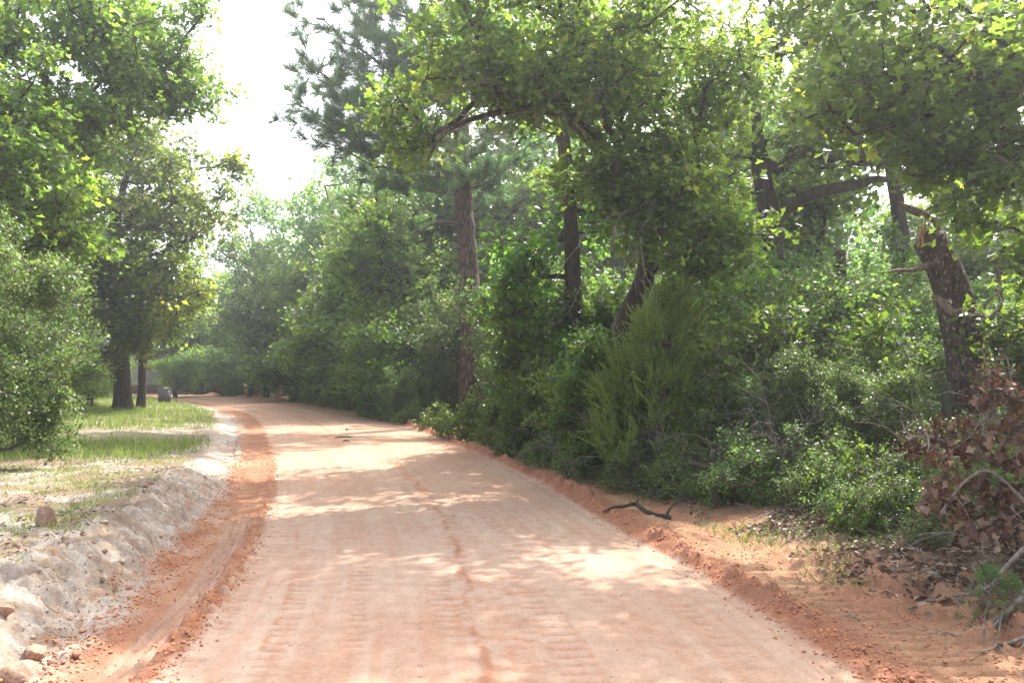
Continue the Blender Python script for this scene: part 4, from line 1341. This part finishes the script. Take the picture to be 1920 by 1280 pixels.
def cedar_tree(name, label, loc, att, seed, K=6, N=34, tl=.30, h=2.2, scale=1.0, mat='cedar'):
    r = np.random.default_rng(seed)
    base = np.array(loc)
    Pn, par, rad, isT = grow(r, [(0, 0, 0), (.02, 0, h * .5), (.12, 0, h)], .03, att, .2, -.2)
    nt = int(isT.sum())
    t = thing(name, label, 'shrub', tuple(base), scale=scale)
    link('stem', limb_mesh('cedar_stem', Pn[:nt], rad[:nt], 8, M['twig'], .1), t)
    i = np.arange(nt, len(Pn))
    link('branches', tubes('cedar_branches', (Pn[par[i]], Pn[i], rad[i], rad[i] * .9), 4, M['twig']), t)
    n = len(att)
    out = att.copy()
    out[:, 2] = 0
    out = out / np.maximum(np.linalg.norm(out, axis=1, keepdims=True), .25)
    d = norm(out[:, None] * .55 + np.array([0, 0, 1.0]) + r.normal(size=(n, K, 3)) * .42)
    L = tl * r.uniform(.6, 1.5, (n, K, 1))
    a = np.repeat(att[:, None], K, 1) + r.normal(size=(n, K, 3)) * .03
    f = r.uniform(0, 1, (n, K, N, 1))
    pos = a[:, :, None] + d[:, :, None] * L[:, :, None] * f
    m = n * K * N
    dr = d[:, :, None] + r.normal(size=(n, K, N, 3)) * (.55 * (1.15 - f))
    ti = np.clip(np.repeat((.42 + r.normal(size=(n, K)) * .13).ravel(), N) + f.ravel() * .22 + r.normal(size=m) * .08, 0, 1)
    sz = (.045 + .02 * r.uniform(size=m)) * (1.15 - .5 * f.ravel())
    link('foliage', leaves_mesh('cedar_sprays', pos.reshape(-1, 3), rand_unit(r, m), dr.reshape(-1, 3), sz * 1.15, 'blade', M[mat], ti, width=.24), t)
    return t


cedar_tree('cedar_tree', 'feathery yellow-green young cedar with upswept sprays at the road edge', (cx, cyy, cz), att, 602, scale=1.1)
x2, y2 = px_xy(1345, 12.8)
cedar_tree('cedar_tree', 'smaller feathery cedar at the right flank of the big feathery cedar', (x2, y2, gz(x2, y2) - .04), att[::3] * np.array([.75, .75, .62]), 603, h=1.3)

# ---- fallen dead branch with brown leaves, lower right
gb = P(2100, 1000, 6.6)
db = thing('fallen_branch', 'fallen dead oak branch with curled brown leaves lying at the lower right edge', 'dead branch', (float(gb[0]), 6.6, gz(gb[0], 6.6)))
w = np.array(db.location)
r = np.random.default_rng(701)
limbs = [([(2120, 990, 6.7), (1990, 800, 6.6), (1900, 728, 6.5), (1850, 700, 6.4)], .026),
         ([(2090, 1000, 6.6), (1990, 850, 6.5), (1860, 872, 6.4), (1800, 838, 6.3), (1735, 812, 6.3), (1700, 826, 6.2)], .024),
         ([(2100, 1060, 6.4), (1930, 955, 6.2), (1850, 870, 6.2), (1800, 905, 6.2), (1760, 960, 6.1)], .020),
         ([(2110, 1000, 6.0), (1935, 1010, 5.9), (1870, 1062, 5.9), (1862, 1086, 5.9), (1830, 1110, 5.85), (1780, 1112, 5.8)], .021),
         ([(2120, 1100, 5.8), (1960, 1060, 5.7), (1905, 1120, 5.6), (1850, 1170, 5.5), (1845, 1200, 5.5)], .026),
         ([(1960, 1050, 5.8), (1880, 1145, 5.6), (1812, 1180, 5.5), (1778, 1206, 5.5)], .016),
         ([(2100, 1150, 5.6), (1950, 1200, 5.4), (1900, 1245, 5.3), (1860, 1238, 5.25)], .022),
         ([(2050, 900, 6.7), (1955, 905, 6.5), (1880, 960, 6.4), (1830, 990, 6.3), (1720, 1000, 6.3)], .018),
         ([(1990, 850, 6.5), (1915, 800, 6.4), (1870, 770, 6.4), (1840, 790, 6.3)], .016)]
A, B, ra, rb = [], [], [], []
for pts, rad in limbs:
    pts = [P(*p) - w for p in pts]
    pts = [np.array([p[0], p[1], max(p[2], gz(p[0] + w[0], p[1] + w[1]) - w[2] + .015)]) for p in pts]
    rr_ = np.linspace(rad, rad * .35, len(pts))
    link('branch', limb_mesh('dead_branch', pts, rr_, 8, M['twig_grey'], .05, wob=.012, seed=int(rad * 1e4)), db)
    for k in range(9):
        i = r.integers(1, len(pts))
        f = r.uniform()
        s = pts[i - 1] * (1 - f) + pts[i] * f
        dead_spray(r, s, norm(pts[i] - pts[i - 1]) + r.normal(size=3) * .8, r.uniform(.15, .45), rad * .35, 1, A, B, ra, rb, .1, (2, 4))
o = link('twigs', tubes('dead_twigs', (np.array(A), np.array(B), np.array(ra), np.array(rb)), 4, M['twig_grey']), db)
o['kind'] = 'stuff'


def brown_leaf_mesh(k):
    r = np.random.default_rng(720 + k)
    v, f = _shape('oak')
    v = v.copy()
    c = r.uniform(.5, 1.5)
    bend = r.uniform(-.9, .9)
    v[:, 2] = v[:, 0] ** 2 * 3.2 * c + 1.6 * bend * (v[:, 1] - .5) ** 2 + r.normal(size=len(v)) * .07
    v[:, 0] *= r.uniform(.55, .95)
    v[:, 1] = v[:, 1] * (1 - .15 * abs(bend))
    return mesh_np('brown_leaf', v, f, 3, M['dead_leaf'], False, np.clip(r.uniform(.15, .95) + r.normal(size=len(v)) * .05, 0, 1))


blm = [brown_leaf_mesh(k) for k in range(10)]
cl = [((1862, 705), 34, 30), ((1890, 735), 32, 26), ((1850, 745), 24, 16), ((1812, 790), 26, 22), ((1765, 800), 32, 28), ((1720, 822), 28, 26), ((1700, 830), 18, 12), ((1755, 845), 30, 26),
      ((1800, 830), 30, 26), ((1850, 812), 28, 22), ((1900, 790), 26, 22), ((1905, 850), 30, 24), ((1870, 860), 22, 14), ((1745, 905), 28, 18), ((1790, 885), 18, 10), ((1735, 945), 20, 12),
      ((1800, 950), 32, 26), ((1840, 905), 26, 16), ((1880, 920), 34, 28), ((1905, 955), 28, 22), ((1860, 985), 28, 20), ((1810, 990), 24, 16), ((1770, 930), 20, 12), ((1900, 1000), 24, 12),
      ((1950, 760), 40, 30), ((1960, 880), 50, 44), ((1960, 980), 40, 26)]
pos, eu = [], []
for (c, s, n) in cl:
    for k in range(int(n * 1.8)):
        p = P(c[0] + r.normal() * s * .55, c[1] + r.normal() * s * .45, 6.35 + r.normal() * .12) - w
        pos.append(p)
pos = np.array(pos)
order = np.argsort(((pos + w)[:, 0] / (pos + w)[:, 1]) > .605, kind='stable')
pos = pos[order]
for p in pos[:300]:
    o = bpy.data.objects.new('leaf', blm[r.integers(0, 10)])
    o.location = p
    o.rotation_euler = (r.normal() * .8 - 1.6, r.normal() * .6, r.uniform(0, 2 * pi))
    o.scale = (r.uniform(.045, .105),) * 3
    o.parent = db
    col.objects.link(o)
rest = pos[300:]
m = len(rest)
dr = rand_unit(r, m)
dr[:, 2] -= .9
o = link('brown_leaves', leaves_mesh('brown_leaves', rest, rand_unit(r, m), dr, r.uniform(.06, .115, m), 'oak', M['dead_leaf'], r.uniform(.1, .95, m)), db)
o['kind'] = 'stuff'
# small green cedar cuttings lying against the dead branch
for k, (px, py, d, s, lab) in enumerate(((1885, 1150, 5.6, .20, 'small dark green cedar sprig low in the fallen branch'), (1840, 1175, 5.6, .26, 'tiny cedar sprig at the lower left of the fallen branch'))):
    g = P(px, py, d)
    cedar_tree('cedar_sprig', lab, (g[0], d, gz(g[0], d) - .02), att[::8] * np.array([.8, .8, .8]), 610 + k, K=5, N=30, tl=.3, h=1.2, scale=s * .8, mat='needle')

# ================================================================== GROUND COVER, STONES, STICKS
# leaf litter
def scatter(r, n, u0, u1, y0, y1, dens):
    y = y0 * (y1 / y0) ** r.uniform(0, 1, n)
    u = r.uniform(u0, u1, n)
    x = road_c(y) + u * road_s(y)
    k = r.uniform(0, 1, n) < dens(x, y, u)
    return x[k], y[k], u[k]


r = np.random.default_rng(801)
x, y, u = scatter(r, 46000, 2.95, 8.5, 4.0, 20, lambda x, y, u: sstep(2.95, 3.5, u) * sstep(.40, .56, fbm(x * 1.6, y * 1.6, 141, 3)) * .9)
n = len(x)
pos = np.stack([x, y, surf_z(x, y) + .004 + r.uniform(0, .022, n)], 1)
nr = rand_unit(r, n) * .55 + np.array([0, 0, 1.])
o = link('leaf_litter', leaves_mesh('leaf_litter', pos, nr, rand_unit(r, n) * [1, 1, .15], .055 * r.uniform(.5, 1.4, n), 'curl', M['litter'], np.clip(r.beta(2, 2.2, n), 0, 1)))
tag(o, 'brown and grey fallen leaves carpeting the bank under the bushes on the right', 'leaf litter', kind='stuff')
x, y, u = scatter(r, 9000, -10, -3.3, 4.5, 24, lambda x, y, u: sstep(.42, .62, fbm(x * 1.2, y * 1.2, 143, 3)) * .8)
n = len(x)
pos = np.stack([x, y, surf_z(x, y) + .003 + r.uniform(0, .012, n)], 1)
nr = rand_unit(r, n) * .5 + np.array([0, 0, 1.])
o = link('leaf_litter', leaves_mesh('leaf_litter', pos, nr, rand_unit(r, n) * [1, 1, .15], .042 * r.uniform(.5, 1.4, n), 'curl', M['litter_pale'], np.clip(r.beta(2, 2, n), 0, 1)))
tag(o, 'pale dry fallen leaves scattered over the bare verge on the left', 'leaf litter', kind='stuff')
# grass of the verge
def grass(name, label, r, x, y, h0, h1, wd, mat, tint=.5, flop=.5):
    n = len(x)
    pos = np.stack([x, y, surf_z(x, y) - .01], 1)
    d = rand_unit(r, n) * flop
    d[:, 2] = 1
    h = r.uniform(h0, h1, n)
    me = leaves_mesh(name, pos, rand_unit(r, n), d, h, 'bent', mat, np.clip(tint + r.normal(size=n) * .2, 0, 1), width=wd / h)
    return tag(link(name, me), label, 'grass', kind='stuff')


r = np.random.default_rng(811)
x, y, u = scatter(r, 110000, -22, -3.0, 13, 52, lambda x, y, u: sstep(.36, .56, fbm(x * .4, y * .25, 127, 4) + .10 * sstep(13, 17, y) + .16 * sstep(17, 26, y)) * sstep(11, 16, y) * sstep(3.0, 3.8, -u))
grass('grass', 'sunlit green grass on the verge before the left-hand oaks', r, x, y, .07, .24, .014, M['grass'], .6)
x, y, u = scatter(r, 60000, -9, -3.35, 4.8, 19, lambda x, y, u: sstep(.42, .64, fbm(x * 1.15, y * .9, 145, 4)) * sstep(.38, .6, fbm(x * 6, y * 6, 159, 2)))
grass('grass', 'patchy thin grass tufts on the pale bare verge at the left', r, x, y, .02, .11, .008, M['grass'], .75, 1.1)
x, y, u = scatter(r, 26000, 2.6, 5.5, 6.0, 30, lambda x, y, u: sstep(.55, .68, fbm(x * 1.3, y * 1.0, 147, 4)) * sstep(2.75, 3.3, u + .02 * y))
grass('grass', 'sparse green grass tufts along the right road edge', r, x, y, .03, .14, .008, M['grass'], .35, 1.3)
x, y, u = scatter(r, 34000, -14, -3.3, 4.8, 40, lambda x, y, u: sstep(.40, .60, fbm(x * .9, y * .6, 149, 4)) * .8)
o = grass('straw', 'flattened dry straw blades mixed through the grass of the left verge', r, x, y, .03, .12, .008, M['litter_pale'], .6, 2.2)
o['category'] = 'straw'
x, y, u = scatter(r, 40000, 2.6, 9.0, 5.0, 30, lambda x, y, u: sstep(.45, .62, fbm(x * .9, y * .9, 157, 4)) * sstep(2.6, 3.4, u) * .8)
o = grass('straw', 'dry straw blades lying over the right-hand bank', r, x, y, .03, .14, .006, M['litter'], .6, 2.4)
o['category'] = 'straw'
# three arching grass stems in the litter
g = np.array([*px_xy(1632, 8.0), 0])
g[2] = gz(g[0], g[1])
t = thing('grass_clump', 'bright clump of grass with long arching stems on the leaf litter', 'grass clump', tuple(g))
for k in range(16):
    a = r.uniform(0, 2 * pi)
    L = r.uniform(.12, .34) if k > 5 else r.uniform(.35, .5)
    tip = np.array([cos(a), sin(a), 0]) * L * .55
    pts = [(0, 0, 0), tip * .25 + [0, 0, L * .7], tip * .65 + [0, 0, L * .95], tip + [0, 0, L * (.55 if k <= 5 else .9)]]
    me = limb_mesh('stem', pts, (.004, .003, .0025, .001), 5, M['weed'], .03)
    a_ = me.attributes.new('tint', 'FLOAT', 'POINT')
    a_.data.foreach_set('value', np.full(len(me.vertices), .9, dtype=np.float32))
    link('blade', me, t)


# stones and clods
def rock_mesh(seed, sub=3, rough=.25, squash=(1, 1, .7), mat='clod'):
    import bmesh
    bm = bmesh.new()
    bmesh.ops.create_icosphere(bm, subdivisions=sub, radius=.5)
    r = np.random.default_rng(seed)
    v = np.array([q.co[:] for q in bm.verts])
    cuts = rand_unit(r, 9)
    for c in cuts:      # chip flat faces
        h = r.uniform(.30, .44)
        dd = v @ c
        v = v - np.clip(dd - h, 0, 1)[:, None] * c * .9
    nn = fbm(v[:, 0] * 3 + seed, v[:, 1] * 3 + v[:, 2] * 2.3, seed, 3) - .5
    nn2 = fbm(v[:, 0] * 9 + v[:, 2] * 7, v[:, 1] * 9 + seed, seed + 3, 3) - .5
    v = v * (1 + nn * rough * 1.5 + nn2 * rough * .6)[:, None] * np.array(squash)
    for q, c in zip(bm.verts, v):
        q.co = c
    me = bpy.data.meshes.new('rock')
    bm.to_mesh(me)
    bm.free()
    me.polygons.foreach_set('use_smooth', [True] * len(me.polygons))
    me.materials.append(M[mat])
    return me


stones = [
    (92, 985, .19, (1, .8, 1.35), 'stone', 'upright pinkish stone standing on the grass above the sandy bank'),
    (75, 1234, .125, (1.15, .9, .75), 'stone', 'brown stone at the foot of the sandy bank, upper of the pair at lower left'),
    (45, 1268, .24, (1.35, .9, .6), 'stone', 'large flat brown stone in the lower left corner'),
    (108, 1244, .055, (1, .8, .9), 'clod', 'small reddish clod between the two lower left stones and the red clay'),
    (150, 1236, .07, (1.3, .9, .6), 'clod', 'small flat clod right of the lower left stones'),
    (128, 1246, .03, (1, 1, .8), 'clod', 'tiny clod between two small clods at lower left'),
    (18, 1160, .10, (1, 1, .9), 'stone', 'dark clod on the face of the sandy bank at the left edge'),
    (165, 962, .075, (1.3, .9, .7), 'stone', 'tan clod on the crest of the sandy bank right of the upright stone'),
    (195, 952, .06, (1.4, .8, .6), 'clod', 'reddish clod on the bank crest next to the tan clod'),
    (276, 919, .07, (1.3, .9, .7), 'clod', 'reddish clod on the crest of the bank by the thin grass'),
    (160, 978, .035, (1, 1, .9), 'clod', 'small red clod below the tan clod on the bank'),
    (333, 1020, .055, (1.2, .9, .7), 'clod', 'red clod at the foot of the bank on pale sand'),
    (325, 1042, .05, (1.2, 1, .6), 'clod', 'red clod just below another at the foot of the bank'),
    (245, 1102, .06, (1.3, .9, .6), 'clod', 'red clod half buried at the edge of the pale sand'),
    (202, 1040, .05, (1, .9, .8), 'clod', 'red clod midway down the sandy bank face'),
    (180, 1032, .04, (1, .9, .8), 'clod', 'smaller red clod above another on the sandy bank face'),
    (332, 902, .06, (1.1, .9, 1), 'stone', 'tan clod on the far end of the bank crest'),
    (292, 912, .04, (1.1, .9, .7), 'clod', 'small clod right of the reddish clod on the bank crest'),
    (445, 896, .06, (1.8, .8, .5), 'clod', 'flat dark clod on the sand beside the red track'),
    (652, 806, .12, (1.2, 1, .7), 'stone', 'small brown stone lying on the far part of the road'),
    (1568, 1086, .06, (1.2, .9, .8), 'clod', 'round orange clod on the slope below the leaf litter'),
    (1250, 985, .04, (1, 1, .9), 'clod', 'red clod right below the fallen stick'),
    (752, 790, .12, (1.6, 1, .7), 'stone', 'dark rock on the leaf-littered bank left of the pine'),
    (1805, 1090, .07, (1.3, .9, .8), 'clod', 'orange clod under the fallen branch'),
]
for k, (px, py, s, sq, mt, lab) in enumerate(stones):
    p = on_ground(px, py)
    o = link('stone' if mt == 'stone' else 'clod', rock_mesh(900 + k, 4 if s > .1 else 3, .28, sq, mt), None, (p[0], p[1], float(surf_z(p[0:1], p[1:2])[0]) + s * sq[2] * .22), k * 1.3, s)
    tag(o, lab, 'stone' if mt == 'stone' else 'clod')


def crumbs(name, label, r, x, y, s0, s1, mat, kind='stuff'):
    n = len(x)
    s = s0 * (s1 / s0) ** (r.uniform(0, 1, n) ** 2.2)
    base = np.array([(1, 0, 0), (0, 1, 0), (-1, 0, 0), (0, -1, 0), (0, 0, .8), (0, 0, -.8)], float)
    f = np.array([(0, 1, 4), (1, 2, 4), (2, 3, 4), (3, 0, 4), (1, 0, 5), (2, 1, 5), (3, 2, 5), (0, 3, 5)])
    V = base[None] * (1 + r.normal(size=(n, 6, 3)) * .28) + r.normal(size=(n, 6, 3)) * .16
    a = r.uniform(0, 2 * pi, n)
    c, s_ = np.cos(a)[:, None], np.sin(a)[:, None]
    V = np.stack([V[..., 0] * c - V[..., 1] * s_, V[..., 0] * s_ + V[..., 1] * c, V[..., 2]], -1)
    V = V * s[:, None, None] + np.stack([x, y, surf_z(x, y) + s * .25], 1)[:, None]
    F = f[None] + (np.arange(n) * 6)[:, None, None]
    return tag(link(name, mesh_np(name, V.reshape(-1, 3), F.reshape(-1, 3), 3, mat, False)), label, 'soil crumbs', kind=kind)


r = np.random.default_rng(821)
dens = lambda x, y, u: np.clip(np.exp(-((u - 2.13) / .16) ** 2) + .8 * np.exp(-((u + 2.02) / .10) ** 2) + .6 * np.exp(-((u + 2.66) / .12) ** 2) + .22 * ((u > 2.2) & (u < 3.8)) + .22 * ((u < -2.42) & (u > -2.9)) + .06 * ((u < -2.1) & (u > -2.8)), 0, 1)
x, y, u = scatter(r, 230000, -2.95, 3.8, 3.6, 20, dens)
crumbs('clay_crumbs', 'loose red clay crumbs along both windrows beside the road', r, x, y, .0025, .016, M['crumb'])
x, y, u = scatter(r, 9000, -3.9, -2.65, 4.4, 12, lambda x, y, u: sstep(.45, .6, fbm(x * 3, y * 3, 151, 3)))
x2, y2, u2 = scatter(r, 900, -3.7, -2.65, 4.4, 13, lambda x, y, u: .5 * sstep(.4, .6, fbm(x * 3, y * 3, 161, 3)))
crumbs('sandy_clods', 'knobbly sandy clods strewn down the pale bank on the left', r, x2, y2, .008, .038, M['grit'])
crumbs('sand_crumbs', 'small brown crumbs strewn over the pale sandy bank', r, x, y, .002, .012, M['grit'])
x, y, u = scatter(r, 1600, -1.8, 1.8, 4.0, 14, lambda x, y, u: .6 + 0 * u)
crumbs('road_grit', 'scattered grit on the graded road surface', r, x, y, .002, .007, M['crumb'])


def stick(name, label, pts_px, rad, mat, lift=.01, seed=1, cat='stick', side=()):
    P0 = [on_ground(px, py) for px, py, _ in pts_px]
    for p, q in zip(P0, pts_px):
        p[2] = float(surf_z(p[0:1], p[1:2])[0]) + q[2] + lift
    b = P0[0].copy()
    t = thing(name, label, cat, tuple(b))
    link('stem', limb_mesh(name, [p - b for p in P0], rad, 10, mat, .03, furrow=.006, wob=.006, seed=seed), t)
    for sp, sr in side:
        S = [on_ground(px, py) for px, py, _ in sp]
        for p, q in zip(S, sp):
            p[2] = float(surf_z(p[0:1], p[1:2])[0]) + q[2] + lift
        link('side_shoot', limb_mesh(name + '_shoot', [p - b for p in S], sr, 8, mat, .03, seed=seed + 1), t)
    return t


stick('fallen_stick', 'crooked grey-brown stick lying across the red windrow on the right', [(1130, 968, .02), (1150, 963, .05), (1165, 962, .05), (1178, 962, .06), (1192, 962, .09), (1206, 966, .03), (1228, 970, .01), (1255, 971, .01)],
      (.008, .018, .022, .02, .03, .026, .032, .028), M['oak_bark'], side=(([(1188, 962, .06), (1195, 962, .12), (1197, 962, .15)], (.016, .01, .005)), ([(1246, 971, .02), (1254, 970, .10), (1266, 968, .17)], (.02, .014, .006))))
stick('twig', 'thin dark twig lying on the far part of the road', [(629, 821, 0), (640, 819.5, .01), (650, 820, .0), (662, 820, .01)], (.01, .018, .016, .008), M['oak_bark'], seed=4)
stick('twig', 'short dark twig just in front of the thin twig on the far road', [(644, 827, 0), (650, 826.5, .01), (656, 827, 0)], (.012, .016, .01), M['oak_bark'], seed=5)
stick('twig', 'small grey twig lying on the lug-marked clay at lower right', [(1574, 1156, 0), (1590, 1155, .01), (1614, 1157, 0)], (.004, .007, .004), M['twig_grey'], seed=6)
stick('twig', 'bent twig on the slope between the clay lane and the litter', [(1512, 1072, 0), (1530, 1077, .02), (1548, 1080, 0)], (.004, .006, .003), M['twig_grey'], seed=7)
stick('twig', 'reddish twig on the bare soil near the far windrow bend', [(1028, 852, 0), (1036, 862, .03), (1042, 868, 0)], (.006, .01, .006), M['oak_bark'], seed=8)
# fine roots hanging out of the sandy bank
r = np.random.default_rng(91)
A, B, ra, rb = [], [], [], []
for k in range(16):
    yy = r.uniform(4.6, 11)
    uu = -r.uniform(2.95, 3.35)
    xx = float(road_c(yy) + uu * road_s(yy))
    p = np.array([xx, yy, 0.])
    d = norm(np.array([r.uniform(.3, 1), r.normal() * .8, 0]))
    for q in range(r.integers(4, 10)):
        d = norm(d + r.normal(size=3) * .45 * np.array([1, 1, 0]))
        p2 = p + d * .035
        for e in (p, p2):
            e[2] = float(surf_z(e[0:1], e[1:2])[0]) + .004
        A.append(p.copy()); B.append(p2.copy()); ra.append(.0014); rb.append(.001)
        p = p2
tag(link('roots', tubes('roots', (np.array(A), np.array(B), np.array(ra), np.array(rb)), 4, M['oak_bark'])), 'fine dark roots exposed on the face of the pale sandy bank', 'roots', kind='stuff')
# sticks strewn in the litter
r = np.random.default_rng(77)
A, B, ra, rb = [], [], [], []
for k in range(150):
    yy = r.uniform(4.6, 12)
    uu = r.uniform(3.1, 6.5)
    xx = float(road_c(yy) + uu)
    dead_spray(r, (xx, yy, gz(xx, yy) + .03), (r.normal(), r.normal(), .05), r.uniform(.15, .6), r.uniform(.003, .009), 1, A, B, ra, rb, .1, (1, 3))
tag(link('litter_twigs', tubes('litter_twigs', (np.array(A), np.array(B), np.array(ra), np.array(rb)), 4, M['twig_grey'])), 'small dead twigs strewn through the leaf litter on the right', 'twigs', kind='stuff')

# ================================================================== WHITE BUILDING AND GREY BOX (far left)
def box(x0, x1, y0, y1, z0, z1):
    v = np.array([(x0, y0, z0), (x1, y0, z0), (x1, y1, z0), (x0, y1, z0), (x0, y0, z1), (x1, y0, z1), (x1, y1, z1), (x0, y1, z1)], float)
    f = np.array([(0, 3, 2, 1), (4, 5, 6, 7), (0, 1, 5, 4), (1, 2, 6, 5), (2, 3, 7, 6), (3, 0, 4, 7)])
    return v, f


def boxes(name, bl, mat):
    V, F = [], []
    for k, b in enumerate(bl):
        v, f = box(*b)
        V.append(v); F.append(f + 8 * k)
    return mesh_np(name, np.concatenate(V), np.concatenate(F), 4, mat)


D = 60.0
xr = (309 - 960) / FPX * D
zb = gz(xr, D)
h = thing('white_building', 'white-sided building glimpsed between the two left-hand oak trunks', 'building', (xr, D, zb), radians(62))
link('wall', boxes('wall', [(-5, 0, .02, 5, .55, 3.5)], M['siding']), h)
for k in range(14):
    link('board', boxes('board', [(-5.02, .02, -.02, .02, .56 + k * .21, .56 + k * .21 + .195)], M['siding']), h)
link('skirt', boxes('skirt', [(-4.98, -.02, .0, 5.02, -.2, .55)], M['brick']), h)
link('roof', mesh_np('roof', np.array([(-5.4, -.4, 3.5), (.4, -.4, 3.5), (.4, 2.5, 4.5), (-5.4, 2.5, 4.5), (.4, 5.4, 3.5), (-5.4, 5.4, 3.5), (-5.4, -.4, 3.62), (.4, -.4, 3.62), (.4, 2.5, 4.63), (-5.4, 2.5, 4.63), (.4, 5.4, 3.62), (-5.4, 5.4, 3.62)]),
                     np.array([(0, 3, 2, 1), (3, 5, 4, 2), (6, 7, 8, 9), (9, 8, 10, 11), (0, 1, 7, 6), (5, 11, 10, 4), (1, 2, 8, 7), (2, 4, 10, 8), (0, 6, 9, 3), (3, 9, 11, 5)]), 4, M['roofing']), h)
for x0 in (-2.0, -4.3):
    wd_ = link('window', boxes('window_frame', [(x0, x0 + 1.0, -.07, -.02, 1.5, 1.58), (x0, x0 + 1.0, -.07, -.02, 2.6, 2.68), (x0, x0 + .08, -.07, -.02, 1.58, 2.6), (x0 + .92, x0 + 1.0, -.07, -.02, 1.58, 2.6)], M['siding']), h)
    link('pane', boxes('pane', [(x0 + .08, x0 + .92, -.045, -.025, 1.58, 2.6)], M['glass']), wd_)
gx, gy = px_xy(306.5, 39)
gb_ = thing('utility_box', 'grey metal box standing at the grass edge right of the slim oak', 'utility box', (gx, gy, gz(gx, gy)))
link('cabinet', boxes('cabinet', [(-.23, .23, 0, .35, .03, .62)], M['greybox']), gb_)
link('lid', boxes('lid', [(-.25, .25, -.02, .37, .622, .66)], M['greybox']), gb_)
link('door', boxes('door', [(-.20, .20, -.018, -.002, .07, .58)], M['greybox']), gb_)
link('footing', boxes('footing', [(-.28, .28, -.05, .40, -.1, .028)], M['clod']), gb_)

# ================================================================== AIR
m, n, l, out = new_mat('haze_air')
pv = n.new('ShaderNodeVolumePrincipled')
pv.inputs['Color'].default_value = (.93, .96, 1.0, 1)
pv.inputs['Density'].default_value = .0018
pv.inputs['Anisotropy'].default_value = .6
l.new(pv.outputs[0], out.inputs['Volume'])
v, f = box(-110, 110, -25, 195, -1.2, 22)
tag(link('haze', mesh_np('haze', v, f, 4, m)), kind='stuff')
